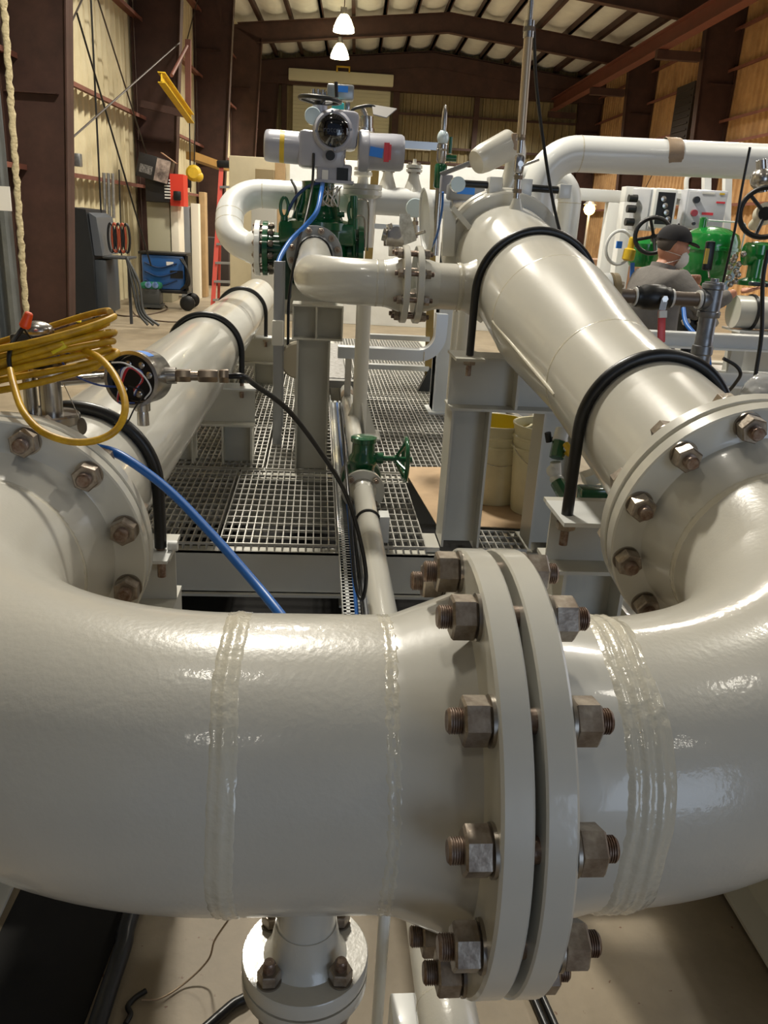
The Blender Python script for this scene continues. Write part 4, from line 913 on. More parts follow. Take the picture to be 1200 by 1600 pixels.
t_ = bucket((1.02, 3.42, GZ+.008), 'taller empty plastic bucket on the brown paper, right of the yellow one', .12, .142, .40)
# hose behind the buckets
cable('hose', [(1.036,4.300,0.760), (1.065,4.200,0.713), (1.137,4.100,0.688), (1.277,4.100,0.669)], .025, mat('grey_hose', '#6b6658', .5, var=.2), 'thick grey hose above and behind the buckets', 'hose')
# small green ball valves under the vessel
t = thing('drain_valves', 'small green and white drain valve train hanging under the right vessel', 'valve', (0.749,2.350,1.032))
b = MB(); b.cyl((0.750,2.350,1.088), (0.738,2.330,1.057), .022, n=18); b.build('top_fitting', WHITEP, t); b = MB(); b.cyl((0.725,2.300,1.001), (0.733,2.300,0.955), .016).cyl((0.727,2.300,0.953), (0.738,2.280,0.947), .018); b.sphere((0.721,2.300,0.973), .02); b.build('pipe_fitting', WHITEP, t)
MB().cyl((0.744,2.340,1.063), (0.730,2.310,1.012), .0225, n=8).build('valve_body', GREEN, t)
MB().cyl((0.731,2.280,0.945), (0.751,2.240,0.909), .021, n=8).build('valve_body', GREEN, t)
MB().cyl((0.749,2.300,1.058), (0.770,2.250,1.025), .010, n=8).cyl((0.758,2.300,1.022), (0.767,2.300,1.038), .012).build('lever', YEL2, t, 'yellow lever')
MB().cyl((0.704,2.360,1.068), (0.731,2.360,1.053), .006).cyl((0.708,2.360,1.076), (0.716,2.360,1.048), .01).build('handle', BLK, t)
t = thing('drain_valve', 'green lever valve between the near right bracket and the vessel flange', 'valve', (0.722,1.950,1.017))
b = MB().box((0.749,2.000,1.001), (.09, .05, .04), bev=.005).cyl((0.707,2.000,0.993), (0.786,2.000,0.991), .016); b.build('body', GREEN, t)
MB().bar((0.748,2.100,1.009), (0.788,2.100,1.025), .05, .03).build('block', WHT, t)

# ---------------------------------------------------------------- litter and hoses under the near joint
cable('hose', [(-.35, 2.1, .03), (-0.413,1.603,0.025), (-0.414,1.480,0.025), (-0.421,1.348,0.025), (-0.425,1.232,0.025)], .021, mat('welding_hose', '#22252a', .35, bump=.1, bscale=20), 'thick black hose on the floor at lower left', 'hose')
cable('cable', [(.02, 1.6, .02), (-0.098,1.378,0.015), (-0.150,1.329,0.015), (-0.222,1.253,0.015)], .011, RUB, 'black cable on the floor left of the drain pipe foot')
for i, dx in enumerate((0, .022)):
    cable('cable', [(.50+dx, 1.55, .012), (.525+dx, 1.36, .012), (.545+dx, 1.22, .012)], .0085, RUB, 'one of two black cables side by side on the floor below the near flange joint', 'cable', 'cable pair below the flange')
cable('wire', [(-0.153,1.339,0.250), (-0.192,1.406,0.120), (-0.209,1.418,0.050), (-0.257,1.395,0.010), (-0.307,1.358,0.008), (-0.346,1.356,0.008)], .0022, mat('bare_wire', '#a08b73', .4, .4), 'thin bent bare wire on the floor left of the drain flange', 'wire')
cable('wire', [(-0.341,1.377,0.010), (-0.360,1.361,0.010), (-0.372,1.338,0.012), (-0.363,1.320,0.010), (-0.369,1.298,0.010)], .006, BLK, 'black taped wire end on the floor at lower left', 'wire')
# wider spread of concrete stains is in the floor material

# ---------------------------------------------------------------- ball valve and galvanised tee on the right of the vessel
t = thing('drain_assembly', 'dark pipe with black ball valve and red handle ending in a galvanised tee', 'pipe valve', (1.216,2.850,1.456))
GY = 2.88
zc = (1.252,2.880,1.453)[2]
def xx(p): return V((p[0], GY, zc))
DP = mat('dark_bare_pipe', '#6b5f55', .45, .6)
a0 = xx((1.005,2.880,1.465)); a1_ = xx((1.035,2.880,1.467)); a2_ = xx((1.078,2.880,1.458)); a3 = xx((1.357,2.880,1.458))
MB().lathe(a0-V((.06, 0, 0)), (1, 0, 0), [(.03, 0), (.03, .04), (.070, .042), (.075, .046), (.075, .066), (.03, .066)], 36).build('white_flange', WHITEP, t)
MB().lathe(a0+V((.010, 0, 0)), (1, 0, 0), [(.03, 0), (.072, 0), (.072, .004), (.076, .005), (.076, .026), (.03, .028)], 36).build('rusty_flange', mat('pale_rust', '#8f8063', .5, .4), t)
b = MB()
for k in range(4):
    a = pi/4+k*pi/2; b.hexp(a0+V((-.02, .055*cos(a), .055*sin(a))), a0+V((.05, .055*cos(a), .055*sin(a))), .022)
b.build('nut', NUTM, t)
MB().cyl(a1_, a3, .0245, n=28).build('pipe', DP, t)
v0, v1 = xx((1.116,2.880,1.455)), xx((1.247,2.880,1.455))
MB().lathe(v0, (1, 0, 0), [(.028, 0), (.036, .004), (.036, .02), (.043, .03), (.045, .06), (.043, (v1-v0).length-.03), (.036, (v1-v0).length-.02), (.036, (v1-v0).length-.004), (.028, (v1-v0).length)], 32).build('ball_valve', BLK, t)
for q_ in (v0, v1, a3-V((.008, 0, 0))): MB().cyl(q_-V((.004, 0, 0)), q_+V((.006, 0, 0)), .032, n=28).build('thread_tape', WHT, t)
q_ = V((1.204,2.880,1.459)); q_.z = zc; q_.y = GY-.043
MB().cyl(q_+V((0, .02, 0)), q_-V((0, .012, 0)), .010, n=16).hexp(q_-V((0, .004, 0)), q_-V((0, .014, 0)), .022).build('handle_nut', STEEL, t)
h1 = V((1.197,2.820,1.414)); h2 = V((1.205,2.800,1.307))
MB().bar(q_-V((0, .008, 0)), h1, .024, .005, up=(0, 1, 0)).build('handle_strap', STEEL, t)
MB().bar(h1, h2, .026, .012, up=(0, 1, 0), bev=.003).build('red_sleeve', mat('red_sleeve', '#d64a4a', .4), t)
MB().bar(h1+(h2-h1)*.0+V((0, -.008, .0)), h1+(h2-h1)*.22+V((0, -.008, 0)), .027, .012, up=(0, 1, 0)).build('white_sleeve_end', WHT, t)
tp = xx((1.397,2.880,1.460)); GV = mat('galvanised_pipe', '#8f9194', .38, .85, var=.35, vscale=22)
b = MB(); b.lathe(a3, (1, 0, 0), [(.030, 0), (.037, .002), (.037, .02), (.034, .024), (.034, .05)], 28).lathe(tp+V((0, 0, .058)), (0, 0, -1), [(.02, 0), (.038, .001), (.040, .004), (.040, .018), (.035, .022), (.035, .094), (.040, .098), (.040, .114), (.038, .118), (.03, .118)], 32); b.build('tee', GV, t)
MB().lathe(tp+V((0, 0, .056)), (0, 0, 1), [(.033, 0), (.033, .006), (.014, .008), (.014, .018), (.001, .018)], 28).build('plug', GV, t)
b = MB(); b.lathe(tp-V((0, 0, .058)), (0, 0, -1), [(.0305, 0), (.0305, .07), (.0315, .072), (.0315, .10), (.037, .102), (.038, .13), (.034, .135), (.034, .17), (.036, .172), (.036, .18), (.0305, .184), (.0305, .25), (.034, .252), (.034, .27), (.0305, .272), (.0305, .5), (.033, .5), (.033, 1.0)], 30); b.build('down_pipe', GV, t)
cable('hose', [tp-V((0, 0, 1.06)), tp+V((0.02, 0, -1.2)), tp+V((.1, .1, -1.42)), (tp.x+.4, 3.3, .03), (tp.x+.9, 3.5, .03)], .03, mat('grey_duct', '#8a8d90', .5), 'grey hose running from the galvanised pipe to the floor', 'hose')
t = thing('pendant_meter', 'slim dark handheld meter with yellow face above the galvanised tee', 'meter', (1.461,3.100,1.586))
MB().box((1.462,3.100,1.598), (.034, .022, .105), Matrix.Rotation(-.03, 3, 'Y'), .006).build('case', BLK, t)
MB().box((1.447,3.085,1.597), (.014, .004, .055)).build('yellow_face', YEL2, t); MB().cyl((1.470,3.100,1.552), (1.432,3.000,1.524), .003).build('rod', STEEL, t)
# ---------------------------------------------------------------- pipes behind the vessel
t = thing('overhead_pipe', 'large white overhead pipe turning right above the worker from behind the vessel', 'pipe', (1.38, 5.6, 0))
k = V((1.42, 5.6, 2.13)); pts = [V((1.42, 5.6, 0))] + fillet((1.42, 5.6, 0), (1.42, 5.6, 2.13), (3.6, 5.6, 2.17), .24) + [V((6.0, 5.6, 2.22))]
MB().tube(pts, .11, 40).build('pipe', WHITEP, t)
b = MB(); 
weld(t, pts[1], (0, 0, 1), .11, .012, .0016, 1, 41, 48); weld(t, pts[-2], (1, 0, 0), .11, .012, .0016, 1, 42, 48)
q = (2.254,5.600,2.153); MB().lathe((q[0]-.045, 5.6, 2.155), (1, 0, .02), [(.111, 0), (.114, .01), (.113, .09), (.111, .1)], 36, False).build('tape_wrap', TAPEB, t, 'brown paper tape wrap')
t = thing('riser_pipe', 'white bent pipe standing just right of the curved overhead pipe, lower than it', 'pipe', (1.8, 6.2, 0))
p2 = V((1.809,6.200,1.975)); p2.z = V((1.740,6.200,2.026)).z
MB().tube([V((p2.x, 6.2, 0))]+fillet((p2.x, 6.2, 0), (p2.x, 6.2, p2.z), (p2.x-.8, 6.2, p2.z-.02), .17)+[V((p2.x-.45, 6.2, p2.z-.01))], .084, 36).build('pipe', WHITEP, t)
weld(t, (p2.x, 6.2, p2.z-.17), (0, 0, 1), .084, .01, .0016, 1, 43, 48)

# ---------------------------------------------------------------- neighbouring skid on the right
t = thing('skid_frame', 'base frame of the second skid at right behind the worker', 'steel frame', (3, 5, 0))
b = MB(); ibeam(b, (1.85, 4.2, .42), (5.2, 4.2, .42), .3, .15); b.build('front_beam', BEAM, t)
for y in (5.9, 7.2, 8.6): ibeam(MB(), (2.9, y, .42), (5.2, y, .42), .3, .15).build('cross_beam', BEAM, t)
t = thing('pipe_rack', 'lower white pipe and support saddles of the second skid at the right edge', 'pipe', (3.0, 4.6, 0))
sy = 4.3; c0_ = V((3.120,5.800,1.182))
MB().tube([V((c0_.x-.13, 5.8, c0_.z)), V((c0_.x+2.4, 5.8, c0_.z+.01))], .115, 36).build('pipe', PAINT2, t)
MB().lathe((c0_.x+.0, 5.8, c0_.z), (1, 0, 0), [(.115, -.01), (.128, -.01), (.128, .01), (.115, .01)], 36, False, True).build('rubber_strap', RUB, t)
b = MB(); b.bb(c0_.x-.06, c0_.x+.20, 5.7, 5.9, .42, c0_.z-.135, .005); b.build('saddle', BEAM, t)
MB().bb(c0_.x-.12, c0_.x+.25, 5.66, 5.94, c0_.z-.135, c0_.z-.12).build('saddle_plate', WHITEP, t)
MB().bb(c0_.x-.2, c0_.x+.25, 5.66, 5.94, c0_.z-.42, c0_.z-.405).build('saddle_plate', WHITEP, t)
# portal frames
def portal(label, x0, x1, y, z, w=.10, legs=(0, 1)):
    t = thing('square_tube_portal', label, 'steel frame', (x0, y, 0))
    MB().bb(x0-w/2, x1+w/2, y-w/2, y+w/2, z-w, z, .004).build('top_beam', WHITEP, t)
    for k in legs:
        x = (x0, x1)[k]; MB().bb(x-w/2, x+w/2, y-w/2, y+w/2, 0, z-w, .004).build('leg', WHITEP, t)
    return t
a = V((2.072,7.500,2.005)); c_ = V((2.575,7.500,2.033)); portal('white square-tube frame standing behind the bent pipe, left of the control cabinets', a.x, c_.x, 7.5, a.z+.02)
portal('thinner white frame just behind the first square-tube frame', a.x+.25, c_.x-.12, 8.6, a.z-.1, .09, (0, 1))
a = V((2.614,7.200,2.006)); c_ = V((3.322,7.200,2.046)); t = portal('wide white frame holding the two grey control cabinets', a.x, c_.x, 7.2, a.z+.04, .12)
t = thing('hoop_rail', 'white hoop guard rail above the right control cabinet', 'rail', (3.277,7.400,2.101))
b = MB(); b.tube(spline([(3.184,7.400,2.044), (3.170,7.400,2.147), (3.204,7.400,2.184), (3.288,7.400,2.195)]), .02).build('hoop', WHITEP, t)
MB().bar((3.372,7.300,1.764), (3.285,7.300,2.240), .06, .06, up=(0, 1, 0)).build('post', WHITEP, t); MB().bar((3.556,7.300,1.747), (3.471,7.300,2.251), .06, .06, up=(0, 1, 0)).build('post', WHITEP, t)
for zz_ in ((3.123,6.900,1.888)[2]+.10, (3.123,6.900,1.888)[2]-.10): MB().bb(a.x, c_.x, 6.985, 7.14, zz_-.02, zz_+.02).build('mount_rail', WHITEP, t)
def cabinet(label, u, y, w_, h_, ry=0, open_=False):
    t = thing('control_cabinet', label, 'control box', tuple(u), ry); c = V(u); M = Matrix.Rotation(ry, 3, 'Z')
    bm_ = mat('cabinet_grey', '#b9bcc2', .4, coat=.2)
    MB().box(c, (w_, .18, h_), M, .012).build('case', bm_, t)
    MB().box(c+M@V((0, -.098, 0)), (w_-.03, .012, h_-.03), M, .004).build('door', bm_, t)
    return t, M
u_ = V((3.123,6.900,1.888)); t, M = cabinet('grey control cabinet with red push buttons above the green tank', u_, 6.9, .33, .30, -.12)
RB = mat('red_button', '#8e1a22', .35); 
for dx, dz, m_, r_ in ((-.09, .07, BLK, .026), (-.09, -.03, RB, .026), (-.08, -.11, BLK, .012), (-.02, -.11, BLK, .012)):
    MB().cyl(u_+M@V((dx, -.10, dz)), u_+M@V((dx, -.135, dz)), r_, n=20).build('push_button', m_, t)
MB().box(u_+M@V((.02, -.107, -.03)), (.09, .004, .02), M).box(u_+M@V((.11, -.107, .06)), (.07, .004, .014), M).build('red_label', mat('red_label', '#d0303a', .5), t)
MB().box(u_+M@V((.0, -.107, .125)), (.10, .003, .014), M).build('white_label', WHT, t); MB().box(u_+M@V((.11, -.107, .125)), (.04, .003, .014), M).build('yellow_label', YEL2, t)
u_ = V((2.639,6.900,1.862)); t, M = cabinet('narrow grey control cabinet turned sideways behind the worker', u_, 6.9, .14, .32, .6)
for dz in (.08, .0, -.1): MB().cyl(u_+V((-.09, -.05, dz)), u_+V((-.16, -.05, dz)), .03, n=16).build('gland', BLK, t)
t = thing('gauge_cabinet', 'white-framed gauge cabinet with dark interior between the two control boxes', 'cabinet', (2.759,6.800,1.868))
u_ = V((2.747,6.800,1.877)); MB().box(u_, (.19, .12, .30), None, .02).build('case', WHITEP, t)
MB().box(u_+V((.0, -.062, 0)), (.14, .006, .24)).build('opening', BLK, t)
b = MB()
for k in range(4): b.lathe(u_+V((-.03+.02*k, -.066, .07-.05*k)), (0, -1, 0), [(.022, 0), (.022, .02), (.01, .022)], 16)
b.build('gauge', STEEL, t)
# handwheels
t = thing('handwheel_valve', 'valve with black spoked handwheel just left of the worker, behind his cap', 'valve', (2.457,6.200,1.680))
wheel(t, (2.429,6.100,1.667), (-.55, -1, .15), .125, .016, BLK, 4, .05); c_ = V((2.482,6.200,1.650)); MB().cyl(c_, c_+V((.15, .25, -.04)), .03).build('stem', STEEL, t)
MB().lathe(V((2.491,6.400,1.586)), (0, 0, 1), [(.09, -.15), (.12, -.1), (.12, .02), (.07, .06)], 28).build('body', GREEN2, t)
t = thing('handwheel_valve', 'green gate valve with big black handwheel at the right edge', 'valve', (2.472,4.600,1.519))
wheel(t, (2.342,4.400,1.809), (-.55, -1, .1), .125, .014, BLK, 3, .06, .035); c_ = V((2.395,4.500,1.812)); MB().lathe(c_, (.3, .9, -.2), [(.05, -.02), (.055, .06), (.03, .1), (.03, .3)], 20).build('bonnet', mat('cream_casting', '#cfc8b4', .4), t)
b = MB(); c_ = V((2.935,5.500,1.484)); b.lathe(c_-V((0, 0, .1)), (0, 0, 1), [(.10, 0), (.10, .03), (.05, .05), (.05, .17), (.08, .2), (.08, .26), (.05, .28)], 28).lathe(c_+V((-.09, 0, .1)), (1, 0, 0), [(.05, 0), (.075, .005), (.075, .03), (.055, .04), (.055, .2)], 28); b.build('body', GREEN2, t)
b = MB()
for k in range(10): b.sphere(c_+V((-.16+.035*sin(k*2.3), -.03+.02*cos(k), -.02+.022*k-.08)), .022, n=10)
b.build('fitting', STEEL, t)
MB().cyl(V((2.368,4.600,2.078)), V((2.411,4.600,1.919)), .03).sphere(V((2.389,4.600,1.983)), .06, n=16).build('upper_fitting', STEEL, t)
# green tank
gc = V((2.826,6.000,1.540))
t = thing('green_tank', 'big glossy green pot-shaped tank behind the worker', 'tank', tuple(gc))
MB().lathe(gc, (0, 0, 1), [(.001, .215), (.05, .21), (.12, .195), (.185, .16), (.205, .11), (.205, .075), (.215, .072), (.215, .05), (.205, .047), (.20, -.02), (.175, -.12), (.13, -.20), (.09, -.25), (.085, -.42), (.001, -.42)], 56).build('shell', GREEN2, t)
MB().cyl(gc+V((-.08, 0, .19)), gc+V((-.08, 0, .26)), .028).hexp(gc+V((-.08, 0, .25)), gc+V((-.08, 0, .27)), .05).build('filler_cap', GREEN2, t)
MB().tube(spline([gc+V((-.05, 0, .25)), gc+V((.1, 0, .25)), gc+V((.22, 0, .245)), gc+V((.24, 0, .2)), gc+V((.24, 0, .06))]), .006, 8).build('breather_line', WHITEP, t)
MB().cyl(gc+V((0, 0, -.42)), (gc.x, gc.y, .42), .06).build('stand', WHITEP, t)
MB().bar(gc+V((.22, -.02, -.05)), gc+V((.10, -.02, -.35)), .05, .02, up=(0, 1, 0)).build('stay', mat('pale_blue_stay', '#9fb8cc', .4), t)
t = thing('yellow_valve', 'small yellow cylinder valve with white tags left of the worker', 'valve', (2.306,6.200,1.582))
c_ = V((2.313,6.200,1.569)); MB().lathe(c_, (.1, 0, 1), [(.03, -.09), (.045, -.08), (.045, -.01), (.025, 0), (.025, .07), (.015, .08)], 20).build('body', YEL2, t)
MB().tube([c_+V((-.08+.10*cos(a), .02, .12*sin(a))) for a in [2*pi*i/24 for i in range(24)]], .012, 8, closed=True).build('hoop', WHITEP, t)
MB().box(c_+V((-.09, -.0, .02)), (.04, .02, .05)).build('blue_tag', BLUET, t); MB().bar(c_+V((.02, -.03, -.1)), c_+V((.04, -.04, -.28)), .03, .015, up=(0, 1, 0)).build('blue_lever', BLUE, t)
cable('cable', [(1.942,3.900,2.062), (1.940,3.900,1.900), (1.943,3.900,1.704), (1.959,3.950,1.469), (1.981,4.000,1.282)], .006, BLK, 'thin black cable hanging in front of the green tank')
cable('cable', [(2.070,3.800,1.628), (2.076,3.800,1.486), (2.122,3.800,1.251), (2.136,3.800,1.037)], .010, BLK, 'black cable hanging at the right edge in front of the second skid')
bucket((1.963,3.600,0.916)[:2]+(.0,), 'plastic bucket on the floor behind the galvanised pipe', h=.38)
t = thing('white_stack', 'stack of pale timber and boxes on the floor left of the worker', 'crates', (3.221,9.500,1.425))
c_ = V((3.241,9.500,1.286)); MB().bb(c_.x-.5, c_.x+.4, 9.4, 10.0, 0, c_.z+.1, .01).build('crate', CARD, t)
t = thing('wall_lamp', 'small glowing lamp low on the right wall behind the white frames', 'lamp', tuple(BR @ V((9.2, 22, 2.7))))
lp = V((6.333,20.000,2.206)); t.location = lp; RM[t] = Matrix.Translation(lp)
MB().sphere(lp, .13, n=16).build('bulb', mat('warm_bulb', '#ffe2b0', .4, emit='#ffc268', es=30), t); MB().lathe(lp+V((0, 0, .1)), (0, 0, 1), [(.16, 0), (.06, .1), (.03, .2)], 20).build('cap', ALU, t)
l = bpy.data.lights.new('wall_lamp_light', 'POINT'); l.energy = 120; l.color = (1, .66, .3); l.shadow_soft_size = .15
o = bpy.data.objects.new('wall_lamp_light', l); COL.objects.link(o); o.location = lp+V((0, -.3, 0))
MB().cyl((lp.x, lp.y, 0), lp, .03, n=10).build('stand', ALU, t)

# ---------------------------------------------------------------- white containers and boards
def boxthing(name, label, cat, x0, x1, y0, y1, z0, z1, m, part='body', bev=.01, rz=-PSI):
    cx_, cy_ = (x0+x1)/2, (y0+y1)/2; t = thing(name, label, cat, (cx_, cy_, z0), rz); M = Matrix.Rotation(rz, 3, 'Z')
    MB().box((cx_, cy_, (z0+z1)/2), (x1-x0, y1-y0, z1-z0), M, bev).build(part, m, t); return t
a = V((-0.496,14.000,2.554)); c_ = V((1.116,14.000,2.705)); e_ = V((3.532,14.200,2.882))
TARP = mat('white_tarp', '#e3e6e4', .6, bump=.3, bscale=4, var=.08, dist=.03)
boxthing('white_container', 'long white tarpaulin-covered container far behind the valves', 'container', a.x, e_.x+.3, 14, 15.2, 0, a.z, TARP)
a = V((-1.227,12.000,2.409)); c_ = V((-0.425,12.000,2.393)); boxthing('plywood_panel', 'pale plywood panel standing behind the white pipe loop', 'board', a.x, c_.x, 12, 12.25, 0, a.z-.02, mat('pale_ply', '#cbbf9f', .6, var=.15, vscale=2))
t = boxthing('timber_pallet', 'upright pale timber board between the plywood panel and white container', 'board', V((-0.606,11.900,2.122)).x, V((-0.469,11.900,2.130)).x, 11.8, 11.88, .2, V((-0.523,11.900,2.365)).z, PLY)
b = boxthing('cardboard_box', 'carton box resting high against the plywood panel', 'box', V((-0.845,11.900,2.148)).x, V((-0.606,11.900,2.162)).x, 11.6, 11.95, 1.75, V((-0.735,11.900,2.226)).z, mat('dark_carton', '#8b7a58', .7))
boxthing('shelf_stand', 'steel stand holding the carton in front of the plywood panel', 'stand', V((-0.897,11.900,1.945)).x, V((-0.570,11.900,1.963)).x, 11.6, 11.95, 0, 1.75, mat('stand_grey', '#a5a39a', .6))

# ---------------------------------------------------------------- workshop gear along the left wall
# plasma cutting power source
c_ = V((-3.421,13.052,0.000)); x0 = -3.72; x1 = V((-3.145,12.600,0.064)).x
t = thing('power_source', 'tall black welding power source on casters beside the brown column', 'welding machine', (x0, 12.6, 0), -PSI)
DG = mat('dark_machine', '#23262a', .5, var=.2, vscale=3)
M = Matrix.Rotation(-PSI, 3, 'Z'); o_ = V((x0, 12.5, 0))
MB().poly([o_+M@V(p) for p in ((.14, 0, .16), (.50, 0, .16), (.50, 0, .95), (.44, 0, 1.60), (.14, 0, 1.62))], M@V((0, .95, 0))).build('case', DG, t)
MB().poly([o_+M@V(p) for p in ((.505, .06, .98), (.62, .06, .98), (.56, .06, 1.5), (.46, .06, 1.56))], M@V((0, .84, 0))).build('console', mat('console_grey', '#5a5f66', .3, coat=.4), t)
MB().bb(o_.x+.5, o_.x+.66, 12.55, 13.3, .16, .92, .01).build('lower_door', mat('machine_door', '#3e4348', .5), t)
for dx, dy in ((.2, .08), (.5, .08), (.2, .85), (.5, .85)): q_ = o_+M@V((dx, dy, .075)); MB().cyl(q_-V((.02, 0, 0)), q_+V((.02, 0, 0)), .075, n=18).box(q_+V((0, 0, .06)), (.05, .08, .05)).build('caster', BLK, t)
q_ = o_+M@V((.62, .3, .93)); t = thing('tool_tray', 'metal side tray with copper leads beside the black power source', 'shelf', tuple(q_))
MB().box(q_+V((.18, 0, .03)), (.38, .5, .03), None, .006).box(q_+V((.30, 0, -.45)), (.04, .04, .95)).build('tray', mat('tray_grey', '#4a4d50', .5, .5), t)
for i in range(5): tag(MB().tube([q_+V((.07+.055*i+.045*cos(a), .0, .30+.20*sin(a))) for a in [2*pi*j/20 for j in range(20)]], .018, 8, closed=True).build('torch_lead', mat('copper_red', '#a0492e', .45, .2) if i % 2 else BLK), ['copper-red torch lead loop standing left in the tool tray', 'black lead loop second from left in the tool tray', 'copper-red torch lead loop in the middle of the tool tray', 'black lead loop second from right in the tool tray', 'copper-red torch lead loop standing right in the tool tray'][i], 'cable', 'leads in the tool tray')
for i in range(3): cable('hose', [q_+V((.33, -.25, .05)), q_+V((.40+.05*i, -.3, -.3)), q_+V((.48+.04*i, -.35, -.7)), q_+V((.62+.08*i, -.4, -.88))], .02, mat('dark_hose', '#3a3c3c', .5), 'dark hose hanging from the tool tray to the floor', 'hose', 'hoses hanging from the tool tray')
# beige cabinet with boxes on top
yb = 16.2; x0, x1 = V((-3.153,16.200,0.826)).x, V((-2.741,16.200,0.847)).x; zt = V((-2.918,16.200,1.780)).z
boxthing('steel_cabinet', 'tall olive grey steel cabinet against the left wall', 'cabinet', x0, x1, yb, yb+.6, 0, zt, mat('olive_grey', '#a09c86', .5))
boxthing('fabric_strip', 'white fabric hanging on the right side of the steel cabinet', 'cloth', x1+.02, x1+.16, yb-.02, yb+.5, .5, zt-.02, mat('off_white_cloth', '#e2dccb', .8, bump=.4, bscale=8))
DK = mat('black_carton', '#1e1d1f', .5)
zb = V((-2.902,16.100,1.714)).z
t = boxthing('tool_carton', 'black and red tool carton on the steel cabinet, the lower of two', 'box', V((-3.124,16.000,1.938)).x, V((-2.693,16.000,1.962)).x, 16.0, 16.5, zt+.003, zt+.50, DK, 'box')
MB().bb(V((-2.693,16.000,1.962)).x+.0, V((-2.454,16.000,1.976)).x, 15.98, 16.5, zt-.05, zt+.49).build('red_end', mat('red_carton', '#d23a26', .5), t)
q_ = V((-2.554,15.900,1.903)); MB().box(q_, (.13, .1, .16), None, .02).build('printed_tool', BLK, t)
b = MB()
for k in range(7): b.bar((V((-2.790,15.970,1.956)).x, 15.975, zt+.08+.05*k), (V((-2.734,15.970,1.959)).x+.05, 15.975, zt+.08+.05*k), .004, .025, up=(0, 0, 1))
b.build('print', WHT, t)
q_ = V((-2.957,16.100,2.337)); t = thing('tool_carton', 'tilted open carton leaning on top of the red and black one', 'box', tuple(q_))
Mr = Matrix.Rotation(.22, 3, 'Y'); MB().box(q_, (.56, .45, .40), Mr, .005).build('box', DK, t)
MB().box(q_+Mr@V((.16, -.228, 0)), (.24, .006, .38), Mr).build('photo_side', mat('carton_print', '#b9a79c', .5, col2='#4a3f3c', vscale=6), t)
MB().box(q_+Mr@V((-.12, -.228, -.05)), (.22, .004, .14), Mr).build('label_side', mat('carton_lines', '#8a8784', .5, col2='#1e1d1f', vscale=30), t)
MB().box(q_+Mr@V((.22, -.12, .24)), (.30, .22, .012), Mr@Matrix.Rotation(.35, 3, 'Y')).build('flap', CARD, t)
# blue welder cart
c_ = V((-2.791,15.508,0.000)); yw = 15.0
x0, x1 = V((-3.054,15.000,0.560)).x, V((-2.329,15.000,0.596)).x; z0, z1 = V((-2.756,15.000,0.336)).z, V((-2.734,15.000,0.918)).z
t = thing('welder_cart', 'blue welding machine on a wheeled cart by the steel cabinet', 'welding machine', (x0, yw, 0))
BW = mat('welder_blue', '#1d4d86', .35, coat=.3)
MB().bb(x0, x1, yw, yw+.5, z0, z1, .03).build('case', BW, t)
b = MB()
for k in range(3): b.tube(spline([(x0+.05, yw-.01, z0+.15+.15*k), (x0+.3, yw-.02, z0+.07+.15*k), (x1-.12, yw-.01, z0+.17+.14*k)]), .012, 8)
b.build('ridge', mat('welder_dark_blue', '#12325c', .4), t)
MB().bb(x1-.24, x1-.02, yw-.012, yw, z0+.2, z0+.33).build('socket_panel', BLK, t); MB().bb(x1-.30, x1-.18, yw-.012, yw, z1-.17, z1-.11).build('label', WHT, t)
MB().bb(x0-.05, x1+.05, yw-.03, yw+.55, z1, z1+.04, .01).bb(x0, x1+.05, yw-.02, yw+.5, z0-.06, z0, .01).bb(x1+.02, x1+.07, yw, yw+.45, z0, z1).build('cart_frame', BLK, t)
for dx, dy, r_ in ((x1+.06-.0, -.1, .13), (x1+.06, .5, .13), (x0+.1, 0, .06), (x0+.1, .5, .06)): MB().lathe((dx, yw+dy, r_), (0, -1, 0), [(.03, 0), (r_-.02, 0), (r_, .015), (r_, .045), (r_-.02, .06), (.03, .06)], 26).build('wheel', BLK, t)
for i in range(3): cable('cable', [(x1-.05+.02*i, yw-.05, z1-.05), (x1+.08, yw-.1, z1-.25), (x1+.04+.03*i, yw-.12, z0+.12), (x1-.05, yw-.08, z0+.02)], .018, BLK, 'black lead hanging on the end of the blue welder', 'cable', 'leads on the blue welder')
# small shop vacuum / feeder
c_ = V((-2.885,14.796,0.000)); t = thing('wire_feeder', 'small black box with green cloth and two bright dials before the blue welder', 'welding machine', tuple(c_))
cc_ = c_+V((0, .2, 0)); MB().box(cc_+V((0, 0, .22)), (.30, .35, .28), None, .02).box(cc_+V((0, 0, .06)), (.34, .4, .05)).build('case', mat('feeder_grey', '#3b3d3c', .5), t)
MB().box(cc_+V((0, 0, .40)), (.36, .38, .12), None, .05).build('green_cloth', mat('green_cloth', '#1e6a50', .8), t)
for dx in (-.03, .09): MB().lathe(cc_+V((dx, -.19, .42)), (0, -1, 0), [(.055, 0), (.055, .02), (.03, .03), (.001, .03)], 20).build('dial', mat('blue_glass', '#7f9fd8', .1, .6), t)
# cable on the floor
cable('cable', [(-3.367,13.883,0.010), (-3.030,13.650,0.010), (-2.722,14.160,0.010), (-2.639,15.026,0.010), (-2.957,16.049,0.010)], .012, mat('brown_cord', '#4b3b2c', .6), 'brown cord on the floor in front of the black power source')
cable('cable', [(-3.175,14.568,0.010), (-2.810,13.559,0.010), (-2.243,13.175,0.010), (-1.729,13.817,0.010)], .010, mat('brown_cord', '#4b3b2c', .6), 'brown cord on the floor running right toward the left pipe')
